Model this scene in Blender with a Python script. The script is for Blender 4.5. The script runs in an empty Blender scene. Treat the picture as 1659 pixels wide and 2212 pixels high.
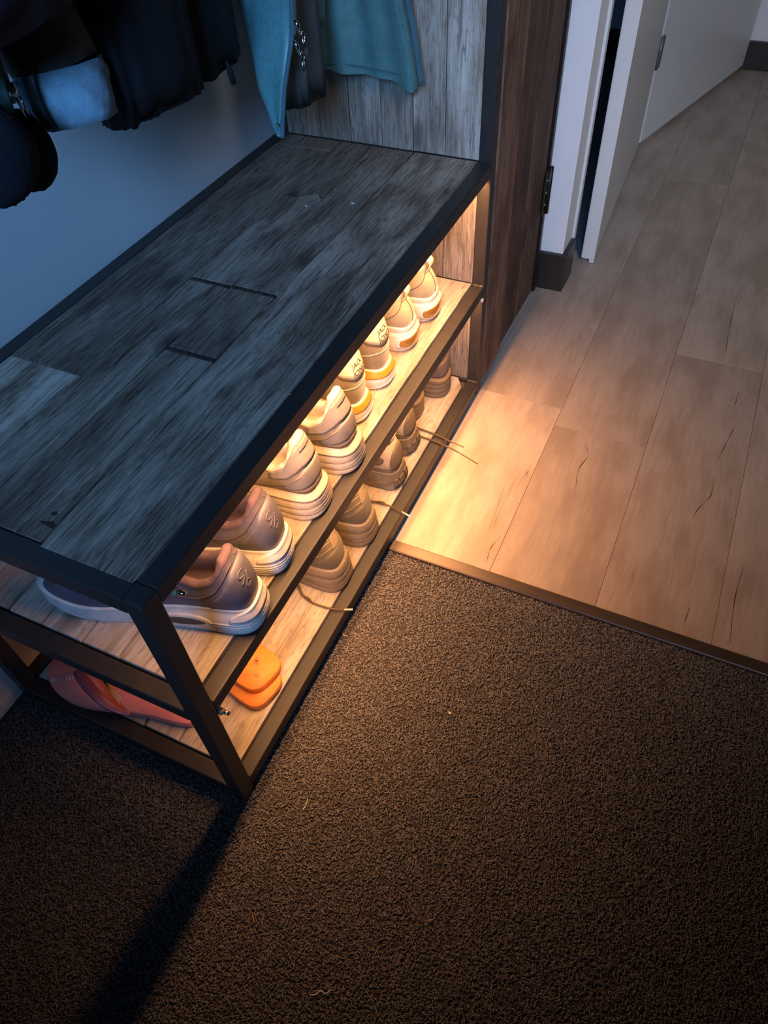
import bpy, bmesh, math, random
from mathutils import Vector, Matrix
from mathutils import noise as mnoise
random.seed(7)
PI = math.pi
scn = bpy.context.scene
COL = scn.collection

# ------------------------------------------------------------------ camera
cam_d = bpy.data.cameras.new('camera')
cam_d.sensor_fit = 'AUTO'; cam_d.sensor_width = 36.0
cam_d.lens = 1556.63 / 2212.0 * 36.0
cam_d.clip_start = 0.02
cam = bpy.data.objects.new('camera', cam_d); COL.objects.link(cam)
cam.matrix_world = Matrix(((0.90754947, -0.28898334, 0.30470083, 0.395128),
                           (0.41745247, 0.69975779, -0.57971758, -0.238256),
                           (-0.04568806, 0.6533205, 0.75570161, 1.101498),
                           (0, 0, 0, 1)))
scn.camera = cam

# ------------------------------------------------------------------ world, lights, exposure
scn.view_settings.view_transform = 'Standard'
scn.view_settings.look = 'None'
scn.view_settings.gamma = 1.0
scn.view_settings.exposure = 0.0
scn.view_settings.use_curve_mapping = False
world = bpy.data.worlds.new('dusk'); scn.world = world
world.use_nodes = True
bg = world.node_tree.nodes['Background']
bg.inputs[0].default_value = (0.30, 0.42, 0.62, 1)
bg.inputs[1].default_value = 0.012


def area(name, loc, target, sx, sy, energy, color):
    d = bpy.data.lights.new(name, 'AREA')
    d.shape = 'RECTANGLE'; d.size = sx; d.size_y = sy
    d.energy = energy; d.color = color
    o = bpy.data.objects.new(name, d); COL.objects.link(o)
    o.location = loc
    o.rotation_euler = (Vector(target) - Vector(loc)).to_track_quat('-Z', 'Y').to_euler()
    return o


win = area('dusk_window_light', (0.80, -2.0, 1.95), (-0.32, 1.0, 0.62), 0.6, 0.6, 4.5, (0.20, 0.48, 1.0))
win.data.spread = math.radians(41)
hall = area('hall_light', (1.35, -0.6, 1.9), (0.25, 2.2, 0.1), 0.6, 0.6, 3.4, (1.0, 0.95, 0.94))
hall.data.spread = math.radians(52)

# ------------------------------------------------------------------ main dimensions (metres)
L, D, ZT, ZM, ZB, T = 1.043, 0.444, 0.529, 0.2842, 0.0375, 0.025
LED = (1.0, 0.465, 0.172)


# ------------------------------------------------------------------ materials
def new_mat(name):
    m = bpy.data.materials.new(name); m.use_nodes = True
    nt = m.node_tree
    b = nt.nodes['Principled BSDF']
    return m, nt, b


def nd(nt, typ, **kw):
    n = nt.nodes.new(typ)
    for k, v in kw.items():
        setattr(n, k, v)
    return n


def lk(nt, a, b):
    nt.links.new(a, b)


def ramp(nt, src, stops):
    r = nd(nt, 'ShaderNodeValToRGB')
    el = r.color_ramp.elements
    while len(el) < len(stops):
        el.new(0.5)
    for e, (p, c) in zip(el, stops):
        e.position = p
        e.color = (c, c, c, 1) if isinstance(c, (int, float)) else (*c, 1)
    lk(nt, src, r.inputs[0])
    return r.outputs[0]


def mixc(nt, fac, a, b, mode='MIX'):
    m = nd(nt, 'ShaderNodeMix', data_type='RGBA', blend_type=mode)
    for sock, v in ((m.inputs[0], fac), (m.inputs[6], a), (m.inputs[7], b)):
        if isinstance(v, (int, float)):
            sock.default_value = v
        elif isinstance(v, tuple):
            sock.default_value = (*v, 1)
        else:
            lk(nt, v, sock)
    return m.outputs[2]


def noise_tex(nt, vec, scale, detail=4, rough=0.55, dist=0.0):
    n = nd(nt, 'ShaderNodeTexNoise')
    n.inputs['Scale'].default_value = scale
    n.inputs['Detail'].default_value = detail
    n.inputs['Roughness'].default_value = rough
    n.inputs['Distortion'].default_value = dist
    if vec is not None:
        lk(nt, vec, n.inputs['Vector'])
    return n.outputs['Fac']


def mapping(nt, src, scale, loc=None):
    m = nd(nt, 'ShaderNodeMapping')
    m.inputs['Scale'].default_value = scale
    lk(nt, src, m.inputs['Vector'])
    if loc is not None:
        lk(nt, loc, m.inputs['Location'])
    return m.outputs[0]


def bump(nt, b, h, strength, dist=0.002):
    n = nd(nt, 'ShaderNodeBump')
    n.inputs['Strength'].default_value = strength
    n.inputs['Distance'].default_value = dist
    lk(nt, h, n.inputs['Height'])
    lk(nt, n.outputs[0], b.inputs['Normal'])


def plain(name, color, rough=0.5, var=0.12, scale=60, bmp=0.15, low=0.82, metal=0.0, spec=0.5, bdist=0.001, sheen=0.0, aniso=(1, 1, 1)):
    """A slightly mottled surface with fine relief."""
    m, nt, b = new_mat(name)
    tc = nd(nt, 'ShaderNodeTexCoord')
    v = mapping(nt, tc.outputs['Object'], aniso)
    n1 = noise_tex(nt, v, scale, 5)
    n2 = noise_tex(nt, v, scale * 0.15, 3)
    lo = tuple(c * (1 - var * 1.6) for c in color); hi = tuple(min(1, c * (1 + var)) for c in color)
    c1 = mixc(nt, ramp(nt, n1, [(0.3, 0), (0.7, 1)]), lo, hi)
    c2 = mixc(nt, ramp(nt, n2, [(0.35, low), (0.65, 1.0)]), (0, 0, 0), c1)
    lk(nt, c2, b.inputs['Base Color'])
    b.inputs['Roughness'].default_value = rough
    b.inputs['Metallic'].default_value = metal
    b.inputs['Specular IOR Level'].default_value = spec
    if sheen:
        b.inputs['Sheen Weight'].default_value = sheen
    if bmp:
        bump(nt, b, n1, bmp, bdist)
    return m


def wood(name, axis, dark, mid, light, rough=0.75, grain=1.0, blotch=0.55, blotch_c=None, fib=0.8, bleach_c=(0.42, 0.44, 0.46), bmp=0.55, knots=True):
    """Weathered timber. Object colour: R = tone, G = how bleached, B = seed."""
    m, nt, b = new_mat(name)
    tc = nd(nt, 'ShaderNodeTexCoord')
    oi = nd(nt, 'ShaderNodeObjectInfo')
    sep = nd(nt, 'ShaderNodeSeparateColor'); lk(nt, oi.outputs['Color'], sep.inputs[0])
    cx = nd(nt, 'ShaderNodeCombineXYZ')
    mul = nd(nt, 'ShaderNodeMath', operation='MULTIPLY'); mul.inputs[1].default_value = 37.0
    lk(nt, sep.outputs[2], mul.inputs[0])
    for i in range(3):
        lk(nt, mul.outputs[0], cx.inputs[i])
    add = nd(nt, 'ShaderNodeVectorMath', operation='ADD')
    lk(nt, tc.outputs['Object'], add.inputs[0]); lk(nt, cx.outputs[0], add.inputs[1])
    p = add.outputs[0]

    def stretch(al, ac):
        s = [ac] * 3; s['xyz'.index(axis)] = al
        return mapping(nt, p, tuple(s))
    warp = noise_tex(nt, stretch(3, 9), 1.0, 2)
    wv = nd(nt, 'ShaderNodeVectorMath', operation='SCALE'); wv.inputs['Scale'].default_value = 0.02
    cw = nd(nt, 'ShaderNodeCombineXYZ')
    for i in range(3):
        if 'xyz'[i] != axis:
            lk(nt, warp, cw.inputs[i])
    lk(nt, cw.outputs[0], wv.inputs[0])
    add2 = nd(nt, 'ShaderNodeVectorMath', operation='ADD')
    lk(nt, p, add2.inputs[0]); lk(nt, wv.outputs[0], add2.inputs[1])
    p = add2.outputs[0]
    streak = noise_tex(nt, stretch(5, 85 * grain), 1.0, 6, 0.65)
    fibre = noise_tex(nt, stretch(14, 420 * grain), 1.0, 3, 0.6)
    patch = noise_tex(nt, stretch(5, 16), 1.0, 4, 0.55)
    speck = noise_tex(nt, stretch(60, 160), 1.0, 2, 0.6)
    c = mixc(nt, ramp(nt, streak, [(0.30, 0), (0.52, 0.6), (0.72, 1)]), dark, mid)
    c = mixc(nt, ramp(nt, fibre, [(0.40, 0.0), (0.66, fib)]), c, light)
    c = mixc(nt, ramp(nt, patch, [(0.36, blotch), (0.55, 0.0)]), c, blotch_c or tuple(x * 0.55 for x in dark))
    # bleaching
    bl = nd(nt, 'ShaderNodeMath', operation='MULTIPLY')
    lk(nt, ramp(nt, patch, [(0.42, 0.0), (0.62, 1.0)]), bl.inputs[0]); lk(nt, sep.outputs[1], bl.inputs[1])
    bl2 = nd(nt, 'ShaderNodeMath', operation='MULTIPLY')
    lk(nt, bl.outputs[0], bl2.inputs[0]); lk(nt, ramp(nt, streak, [(0.35, 0.15), (0.6, 1.0)]), bl2.inputs[1])
    c = mixc(nt, bl2.outputs[0], c, bleach_c)
    # long checks (cracks)
    crack = noise_tex(nt, stretch(2.2 if knots else 1.1, 60 * grain), 1.0, 2, 0.5)
    cm = ramp(nt, crack, [(0.492, 0.0), (0.5, 1.0), (0.508, 0.0)])
    cgate = ramp(nt, noise_tex(nt, stretch(4, 12), 1.0, 1), [(0.52 if knots else 0.66, 0.0), (0.6 if knots else 0.72, 0.6)])
    ck = nd(nt, 'ShaderNodeMath', operation='MULTIPLY'); lk(nt, cm, ck.inputs[0]); lk(nt, cgate, ck.inputs[1])
    c = mixc(nt, ck.outputs[0], c, tuple(x * 0.15 for x in dark))
    if knots:
        vo = nd(nt, 'ShaderNodeTexVoronoi'); vo.inputs['Scale'].default_value = 1.0
        lk(nt, stretch(4.2, 8.5), vo.inputs['Vector'])
        kn = ramp(nt, vo.outputs['Distance'], [(0.03, 0.75), (0.10, 0.45), (0.16, 0.0)])
        c = mixc(nt, kn, c, tuple(x * 0.4 for x in dark))
    c = mixc(nt, ramp(nt, speck, [(0.3, 0.35 if knots else 0.0), (0.45, 0.0)]), c, tuple(x * 0.4 for x in dark))
    # tone
    tv = nd(nt, 'ShaderNodeVectorMath', operation='SCALE')
    t2 = nd(nt, 'ShaderNodeMath', operation='MULTIPLY'); t2.inputs[1].default_value = 2.0
    lk(nt, sep.outputs[0], t2.inputs[0])
    lk(nt, c, tv.inputs[0]); lk(nt, t2.outputs[0], tv.inputs['Scale'])
    lk(nt, tv.outputs[0], b.inputs['Base Color'])
    b.inputs['Roughness'].default_value = rough
    b.inputs['Specular IOR Level'].default_value = 0.35
    hsum = nd(nt, 'ShaderNodeMath', operation='ADD'); lk(nt, streak, hsum.inputs[0]); lk(nt, fibre, hsum.inputs[1])
    hs2 = nd(nt, 'ShaderNodeMath', operation='SUBTRACT'); lk(nt, hsum.outputs[0], hs2.inputs[0]); lk(nt, ck.outputs[0], hs2.inputs[1])
    bump(nt, b, hs2.outputs[0], bmp, 0.0018)
    return m


M = {}
M['steel'] = plain('black_steel', (0.032, 0.028, 0.027), 0.46, 0.1, 300, 0.04, spec=0.55)
M['weld'] = plain('weld_steel', (0.20, 0.17, 0.13), 0.35, 0.3, 200, 0.5, metal=0.6)
M['bench_wood'] = wood('bench_timber', 'y', (0.055, 0.034, 0.022), (0.225, 0.155, 0.105), (0.60, 0.46, 0.35), bleach_c=(0.68, 0.58, 0.48), grain=2.0, rough=0.66, blotch=0.42, bmp=0.9, fib=0.95)
M['shelf_wood'] = wood('shelf_timber', 'y', (0.27, 0.21, 0.16), (0.46, 0.39, 0.32), (0.58, 0.50, 0.42), grain=0.8, bmp=0.4)
M['panel_wood'] = wood('panel_timber', 'z', (0.13, 0.10, 0.07), (0.31, 0.25, 0.19), (0.47, 0.40, 0.33), bleach_c=(0.60, 0.54, 0.47), blotch=0.3)
M['cab_wood'] = wood('cabinet_timber', 'z', (0.055, 0.027, 0.017), (0.20, 0.10, 0.06), (0.29, 0.165, 0.105), bleach_c=(0.22, 0.17, 0.13), bmp=0.6)
M['board'] = plain('plywood', (0.12, 0.09, 0.07), 0.8)
M['laminate'] = wood('laminate', 'y', (0.335, 0.262, 0.215), (0.39, 0.31, 0.258), (0.43, 0.345, 0.29), rough=0.42, grain=0.4, blotch=0.75, blotch_c=(0.29, 0.22, 0.175),
                     bleach_c=(0.45, 0.37, 0.315), bmp=0.05, knots=False)
M['wall'] = plain('white_wall_paint', (0.80, 0.80, 0.80), 0.65, 0.02, 250, 0.08, low=0.985)
M['door_paint'] = plain('white_door_paint', (0.66, 0.66, 0.65), 0.4, 0.01, 200, 0.02, low=0.99)
M['skirting'] = plain('dark_skirting', (0.03, 0.022, 0.018), 0.4, 0.1, 80, 0.03)
M['dark'] = plain('carcass_shade_black', (0.005, 0.005, 0.006), 0.9, spec=0.1)  # shade painted as near black on closet wall and gap box; also the carcass
M['strip'] = plain('bronze_strip', (0.11, 0.082, 0.070), 0.36, 0.12, 150, 0.06, metal=0.5, aniso=(0.1, 1, 1))
M['hinge'] = plain('hinge_iron', (0.03, 0.025, 0.022), 0.45, metal=0.6)
M['hinge_grey'] = plain('hinge_grey', (0.22, 0.21, 0.19), 0.45, metal=0.5)
M['chrome'] = plain('chrome', (0.75, 0.78, 0.8), 0.15, 0.02, metal=1.0, bmp=0.0)
M['brass'] = plain('plug_metal', (0.75, 0.65, 0.42), 0.25, 0.05, metal=1.0, bmp=0.0)
M['plug'] = plain('plug_plastic', (0.40, 0.29, 0.18), 0.4)
M['white_plastic'] = plain('white_plastic', (0.7, 0.68, 0.64), 0.4)


def emit(name, col, s):
    m, nt, b = new_mat(name)
    b.inputs['Base Color'].default_value = (0.9, 0.85, 0.7, 1)
    b.inputs['Emission Color'].default_value = (*col, 1)
    b.inputs['Emission Strength'].default_value = s
    return m


M['led'] = emit('led_strip', LED, 6.0)


def set_obj(name, me, mat, parent=None, smooth=False):
    o = bpy.data.objects.new(name, me)
    COL.objects.link(o)
    if mat is not None:
        me.materials.append(mat)
    if parent is not None:
        o.parent = parent
    if smooth:
        for p in me.polygons:
            p.use_smooth = True
    return o


def from_bm(bm, name, mat, parent=None, smooth=False, recalc=True):
    if recalc:
        bmesh.ops.recalc_face_normals(bm, faces=bm.faces)
    me = bpy.data.meshes.new(name)
    bm.to_mesh(me); bm.free()
    return set_obj(name, me, mat, parent, smooth)


def add_box(bm, x0, x1, y0, y1, z0, z1):
    vs = [bm.verts.new((x, y, z)) for z in (z0, z1) for y in (y0, y1) for x in (x0, x1)]
    for f in ((0, 1, 3, 2), (4, 6, 7, 5), (0, 4, 5, 1), (2, 3, 7, 6), (0, 2, 6, 4), (1, 5, 7, 3)):
        bm.faces.new([vs[i] for i in f])
    return vs


def box(name, x0, x1, y0, y1, z0, z1, mat, parent=None, bevel=0.0, seg=2):
    bm = bmesh.new()
    add_box(bm, x0, x1, y0, y1, z0, z1)
    if bevel:
        bmesh.ops.bevel(bm, geom=list(bm.edges), offset=bevel, segments=seg, affect='EDGES', profile=0.5)
    return from_bm(bm, name, mat, parent, smooth=False)


def prism(name, poly, z0, z1, mat, parent=None, bevel=0.0):
    """Extruded polygon in XY."""
    bm = bmesh.new()
    lo = [bm.verts.new((x, y, z0)) for x, y in poly]
    hi = [bm.verts.new((x, y, z1)) for x, y in poly]
    n = len(poly)
    bm.faces.new(lo[::-1]); bm.faces.new(hi)
    for i in range(n):
        bm.faces.new((lo[i], lo[(i + 1) % n], hi[(i + 1) % n], hi[i]))
    if bevel:
        eds = [e for e in bm.edges if all(abs(v.co.z - z1) < 1e-6 for v in e.verts)]
        bmesh.ops.bevel(bm, geom=eds, offset=bevel, segments=1, affect='EDGES')
    return from_bm(bm, name, mat, parent)


def add_grid(bm, rows, close_u=False, close_v=False):
    vs = [[bm.verts.new(p) for p in r] for r in rows]
    nr, nc = len(vs), len(vs[0])
    for i in range(nr if close_v else nr - 1):
        for j in range(nc if close_u else nc - 1):
            a, b, c, d = vs[i][j], vs[i][(j + 1) % nc], vs[(i + 1) % nr][(j + 1) % nc], vs[(i + 1) % nr][j]
            try:
                bm.faces.new((a, b, c, d))
            except ValueError:
                pass
    return vs


def add_tube(bm, pts, r, n=8, flat=1.0, caps=True):
    pts = [Vector(p) for p in pts]
    rows = []
    up = Vector((0, 0, 1))
    prev = None
    for i, p in enumerate(pts):
        t = (pts[min(i + 1, len(pts) - 1)] - pts[max(i - 1, 0)]).normalized()
        if prev is None:
            s = t.cross(up)
            if s.length < 1e-4:
                s = Vector((1, 0, 0))
            s.normalize()
        else:
            s = (prev - t * prev.dot(t)).normalized()
        prev = s
        w = t.cross(s)
        rr = r[i] if isinstance(r, (list, tuple)) else r
        rows.append([p + s * rr * math.cos(2 * PI * k / n) + w * rr * flat * math.sin(2 * PI * k / n) for k in range(n)])
    vs = add_grid(bm, rows, close_u=True)
    if caps:
        bm.faces.new(vs[0][::-1]); bm.faces.new(vs[-1])


def tube(name, pts, r, mat, parent=None, n=8, flat=1.0):
    bm = bmesh.new(); add_tube(bm, pts, r, n, flat)
    return from_bm(bm, name, mat, parent, smooth=True)


def spline(pts, n=8):
    """Catmull-Rom through pts."""
    P = [Vector(p) for p in pts]
    P = [P[0] * 2 - P[1]] + P + [P[-1] * 2 - P[-2]]
    out = []
    for i in range(1, len(P) - 2):
        for k in range(n):
            t = k / n
            a, b, c, d = P[i - 1], P[i], P[i + 1], P[i + 2]
            out.append(0.5 * ((2 * b) + (c - a) * t + (2 * a - 5 * b + 4 * c - d) * t * t + (3 * b - a - 3 * c + d) * t ** 3))
    out.append(P[-2])
    return out


def lerp_tab(tab, x):
    if x <= tab[0][0]:
        return tab[0][1]
    for (a, va), (b, vb) in zip(tab, tab[1:]):
        if x <= b:
            t = (x - a) / (b - a)
            t = t * t * (3 - 2 * t) * 0.5 + t * 0.5
            return va + (vb - va) * t
    return tab[-1][1]


def smooth01(a, b, x):
    t = max(0.0, min(1.0, (x - a) / (b - a)))
    return t * t * (3 - 2 * t)


def thing(name, label, cat, loc=(0, 0, 0), rotz=0.0, group=None):
    o = bpy.data.objects.new(name, None); COL.objects.link(o)
    o.location = loc; o.rotation_euler = (0, 0, rotz)
    o.empty_display_size = 0.05
    o['label'] = label; o['category'] = cat
    if group:
        o['group'] = group
    return o


def tag(o, label, cat, group=None):
    o['label'] = label; o['category'] = cat
    if group:
        o['group'] = group
    return o


def struct(o):
    o['kind'] = 'structure'
    return o


def tone(o, r=0.5, g=0.3, b=None):
    o.color = (r, g, random.random() if b is None else b, 1)
    return o


def jag(x0, x1, y0, y1, seed, amp=0.0009, step=0.045):
    """Outline of a plank whose long edges (along y) are a little uneven."""
    n = max(2, int((y1 - y0) / step))
    rnd = random.Random(seed)
    right = [(x1 - rnd.random() * amp, y0 + (y1 - y0) * i / n) for i in range(n + 1)]
    left = [(x0 + rnd.random() * amp, y1 - (y1 - y0) * i / n) for i in range(n + 1)]
    return right + left


# ------------------------------------------------------------------ the room
fl = struct(box('floor', -1.0, 2.2, 0.5215, 4.2, -0.03, -0.0085, M['board']))
fl['label'] = 'pale oak laminate floor of long boards'
bw = 0.1985
joints = {0: [1.041], 1: [0.985, 2.265], 2: [1.339, 2.62], 3: [0.98, 2.26], 4: [1.60, 2.88], 5: [0.9, 2.2], -1: [1.5, 2.7], -2: [1.0, 2.3], -3: [1.7], -4: [1.2, 2.4], 6: [1.5, 2.8], 7: [1.1, 2.4]}
tones = {(0, 0): (0.56, 0.5), (0, 1): (0.50, 0.25), (1, 1): (0.49, 0.2), (1, 0): (0.49, 0.3), (2, 0): (0.49, 0.2), (2, 1): (0.525, 0.3)}
for r in range(-5, 10):
    x0 = r * bw - 0.003
    ys = [0.547] + joints.get(r, [1.3, 2.5]) + [4.2]
    for k in range(len(ys) - 1):
        o = prism('plank', [(x0 + 0.0003, ys[k] + 0.0003), (x0 + bw - 0.0003, ys[k] + 0.0003), (x0 + bw - 0.0003, ys[k + 1] - 0.0003), (x0 + 0.0003, ys[k + 1] - 0.0003)],
                  -0.0085, 0.0, M['laminate'], fl, bevel=0.0004)
        t = tones.get((r, k), (0.48 + random.random() * 0.06, random.random() * 0.5))
        tone(o, t[0], t[1])

M['crack'] = plain('dark_crack', (0.05, 0.032, 0.022), 0.6)
for pts in ([(0.559, 1.141), (0.548, 1.067), (0.536, 0.993)], [(0.55, 1.252), (0.547, 1.179)], [(0.495, 1.673), (0.497, 1.5), (0.504, 1.348)],
            [(0.269, 0.952), (0.287, 0.919), (0.279, 0.87), (0.287, 0.817)], [(0.187, 0.639), (0.179, 0.6), (0.184, 0.565)],
            [(0.547, 0.614), (0.543, 0.569)], [(0.622, 0.743), (0.616, 0.659), (0.621, 0.56)], [(0.538, 0.952), (0.54, 0.896), (0.524, 0.855), (0.514, 0.808)]):
    bm = bmesh.new()
    P = spline([(x, y, 0.00025) for x, y in pts], 5)
    rows = []
    for i, p in enumerate(P):
        t = i / (len(P) - 1)
        w = 0.0008 * (math.sin(PI * t) ** 0.7 if 0 < t < 1 else 0.05) * (0.7 + 0.5 * math.sin(17 * t + p.x * 40))
        rows.append([(p.x - w, p.y, p.z), (p.x + w, p.y, p.z)])
    add_grid(bm, rows)
    from_bm(bm, 'printed_crack', M['crack'], fl)

wl = struct(box('wall_left', -0.62, -0.449, -1.6, 1.06, 0.0, 2.6, M['wall']))
wb = struct(box('wall_back', -0.62, 0.052, 1.512, 1.60, 0.0, 2.6, M['wall'], bevel=0.002))
wf = struct(box('wall_far', -0.75, 2.2, 3.33, 3.45, 0.0, 2.6, M['wall']))
struct(box('wall_closet', -0.75, -0.62, 1.06, 3.45, 0.0, 2.6, M['dark']))  # coloured near black to stand for the unlit closet
struct(box('ceiling', -0.75, 0.05, 1.06, 3.45, 2.6, 2.65, M['wall']))
# door lining and a near-black box colouring in the shade between lining and leaf
t1 = struct(box('trim_2', -0.02, 0.058, 1.6003, 1.622, 0.012, 2.2, M['door_paint'], bevel=0.001))
t1['label'] = 'narrow white door lining'
struct(box('gap_shade', -0.30, 0.047, 1.6225, 1.655, 0.0, 2.2, M['dark']))
bb = struct(box('baseboard_back', -0.62, 0.065, 1.5, 1.5118, 0.0, 0.103, M['skirting'], bevel=0.0015))
bm = bmesh.new(); add_box(bm, 0.0525, 0.0648, 1.512, 1.598, 0.0, 0.103)
from_bm(bm, 'baseboard_return', M['skirting'], bb)
struct(box('baseboard_far', -0.6, 2.2, 3.317, 3.3298, 0.0, 0.100, M['skirting'], bevel=0.0015))


def leaf(name, a, b, th, z0, z1, label):
    """Door leaf whose visible face runs from a to b (floor plan); thickness away from the viewer's side."""
    a = Vector((*a, 0)); b = Vector((*b, 0))
    d = (b - a); ln = d.length; ang = math.atan2(d.y, d.x)
    bm = bmesh.new(); add_box(bm, 0, ln, 0, th, z0, z1)
    bmesh.ops.bevel(bm, geom=list(bm.edges), offset=0.002, segments=2, affect='EDGES')
    o = from_bm(bm, name, M['door_paint'])
    o.location = a; o.rotation_euler = (0, 0, ang)
    o['label'] = label
    return struct(o)


d1 = leaf('door_1', (0.110, 1.668), (0.069, 2.449), 0.036, 0.012, 2.1, 'white door leaf standing open, its edge towards the hall')
# rebate along the leaf's free edge
bm = bmesh.new(); add_box(bm, 0.0, 0.012, 0.0, 0.013, 0.003, 0.0119)
from_bm(bm, 'drop_seal', M['door_paint'], d1)
d2 = leaf('door_2', (0.071, 2.457), (0.302, 3.312), 0.036, 0.014, 2.1, 'white second door leaf hinged beside the open leaf')
hg = box('hinge', -0.004, 0.022, -0.003, 0.0, 0.245, 0.335, M['hinge_grey'], d2, bevel=0.001)
tube('hinge_pin', [(-0.003, -0.004, 0.243), (-0.003, -0.004, 0.337)], 0.004, M['hinge_grey'], hg)

# threshold strip between carpet and laminate
bm = bmesh.new()
prof = [(0.521, -0.004), (0.5215, 0.0035), (0.5235, 0.0052), (0.544, 0.0052), (0.5465, 0.0032), (0.547, -0.004)]
rows = [[(x, y, z) for y, z in prof] for x in (0.0012, 2.2)]
vs = add_grid(bm, rows, close_u=True)
bm.faces.new(vs[0]); bm.faces.new(vs[1][::-1])
st = struct(from_bm(bm, 'trim_1', M['strip'])); st['label'] = 'dark bronze threshold strip between carpet and laminate'

# carpet
m, nt, b = new_mat('carpet_yarn')
tc = nd(nt, 'ShaderNodeTexCoord')
oi = nd(nt, 'ShaderNodeObjectInfo')
n1 = noise_tex(nt, tc.outputs['Object'], 3.0, 3)
c = mixc(nt, oi.outputs['Random'], (0.068, 0.062, 0.062), (0.25, 0.228, 0.228))
c = mixc(nt, ramp(nt, n1, [(0.3, 0.25), (0.7, 0.0)]), c, (0.015, 0.012, 0.01))
lk(nt, c, b.inputs['Base Color']); b.inputs['Roughness'].default_value = 0.75
b.inputs['Specular IOR Level'].default_value = 0.3
M['yarn'] = m
M['carpet_back'] = plain('carpet_backing', (0.05, 0.041, 0.033), 0.95)
cp = struct(box('floor_carpet', -0.62, 1.5, -1.6, 0.5205, -0.03, -0.003, M['carpet_back']))
cp['label'] = 'dark brown cut pile entrance carpet'
me = bpy.data.meshes.new('carpet_pile')
me.from_pydata([(-0.44, -0.65, -0.003), (1.12, -0.65, -0.003), (1.12, 0.5205, -0.003), (-0.44, 0.5205, -0.003)], [], [(0, 1, 2, 3)])
pile = set_obj('carpet_pile', me, M['yarn'], cp); pile['kind'] = 'stuff'
ng = bpy.data.node_groups.new('pile', 'GeometryNodeTree')
ng.interface.new_socket('Geometry', in_out='INPUT', socket_type='NodeSocketGeometry')
ng.interface.new_socket('Geometry', in_out='OUTPUT', socket_type='NodeSocketGeometry')
gi = ng.nodes.new('NodeGroupInput'); go = ng.nodes.new('NodeGroupOutput')
dp = ng.nodes.new('GeometryNodeDistributePointsOnFaces'); dp.distribute_method = 'RANDOM'
dp.inputs['Density'].default_value = 230000.0
ng.links.new(gi.outputs[0], dp.inputs['Mesh'])
arc = ng.nodes.new('GeometryNodeCurveArc')
arc.inputs['Resolution'].default_value = 6
arc.inputs['Radius'].default_value = 0.00125
arc.inputs['Sweep Angle'].default_value = math.radians(215)
circ = ng.nodes.new('GeometryNodeCurvePrimitiveCircle')
circ.inputs['Resolution'].default_value = 5; circ.inputs['Radius'].default_value = 0.00056
ctm = ng.nodes.new('GeometryNodeCurveToMesh')
ng.links.new(arc.outputs[0], ctm.inputs['Curve']); ng.links.new(circ.outputs[0], ctm.inputs['Profile Curve'])
sm = ng.nodes.new('GeometryNodeSetMaterial'); sm.inputs['Material'].default_value = M['yarn']
ng.links.new(ctm.outputs[0], sm.inputs['Geometry'])
shs = ng.nodes.new('GeometryNodeSetShadeSmooth'); ng.links.new(sm.outputs[0], shs.inputs[0])
tr = ng.nodes.new('GeometryNodeTransform')
tr.inputs['Rotation'].default_value = (math.radians(70), 0, 0)
tr.inputs['Translation'].default_value = (0, 0, 0.0016)
ng.links.new(shs.outputs[0], tr.inputs['Geometry'])
iop = ng.nodes.new('GeometryNodeInstanceOnPoints')
rv = ng.nodes.new('FunctionNodeRandomValue'); rv.data_type = 'FLOAT_VECTOR'
rv.inputs[0].default_value = (-0.55, -0.55, 0); rv.inputs[1].default_value = (0.55, 0.55, 6.283)
rs = ng.nodes.new('FunctionNodeRandomValue'); rs.data_type = 'FLOAT'
rs.inputs[2].default_value = 0.75; rs.inputs[3].default_value = 1.25; rs.inputs['Seed'].default_value = 3
ng.links.new(dp.outputs['Points'], iop.inputs['Points'])
ng.links.new(tr.outputs[0], iop.inputs['Instance'])
ng.links.new(rv.outputs[0], iop.inputs['Rotation'])
ng.links.new(rs.outputs[1], iop.inputs['Scale'])
jn = ng.nodes.new('GeometryNodeJoinGeometry')
ng.links.new(iop.outputs[0], jn.inputs[0])
ng.links.new(jn.outputs[0], go.inputs[0])
mod = pile.modifiers.new('pile', 'NODES'); mod.node_group = ng

# ------------------------------------------------------------------ the hall rack
rack = thing('shoe_rack', 'black steel hall rack with weathered plank bench top over two lit shoe shelves', 'shoe rack', (0, 0, 0))


def bar(name, x0, x1, y0, y1, z0, z1):
    return box(name, x0, x1, y0, y1, z0, z1, M['steel'], rack, bevel=0.0022, seg=3)


UP = 1.9
bar('post', -T, 0, 0, T, 0.0, ZT)
bar('post', -D, -D + T, 0, T, 0.0, ZT)
bar('post', -T, 0, L - T, L, 0.0, UP)
bar('post', -D, -D + T, L - T, L, 0.0, UP)
for z in (ZT, ZM, ZB):
    bar('rail', -T, 0, T, L - T, z - T, z)
    bar('rail', -D, -D + T, T, L - T, z - T, z)
    bar('rail', -D + T, -T, 0, T, z - T, z)
    bar('rail', -D + T, -T, L - T, L, z - T, z)
bar('rail', -D + T, -T, L - T, L, UP - T, UP)
for z in (ZM, ZB):
    bm = bmesh.new()
    for k in range(10):
        bmesh.ops.create_icosphere(bm, subdivisions=2, radius=0.0016 + 0.0016 * random.random(),
                                   matrix=Matrix.Translation((-T + 0.002 + k * 0.0023, L - T - 0.0008 - 0.0015 * random.random(), z + 0.0001)) @ Matrix.Scale(0.5, 4, (0, 0, 1)))
    from_bm(bm, 'weld_bead', M['weld'], rack, smooth=True)


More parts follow.
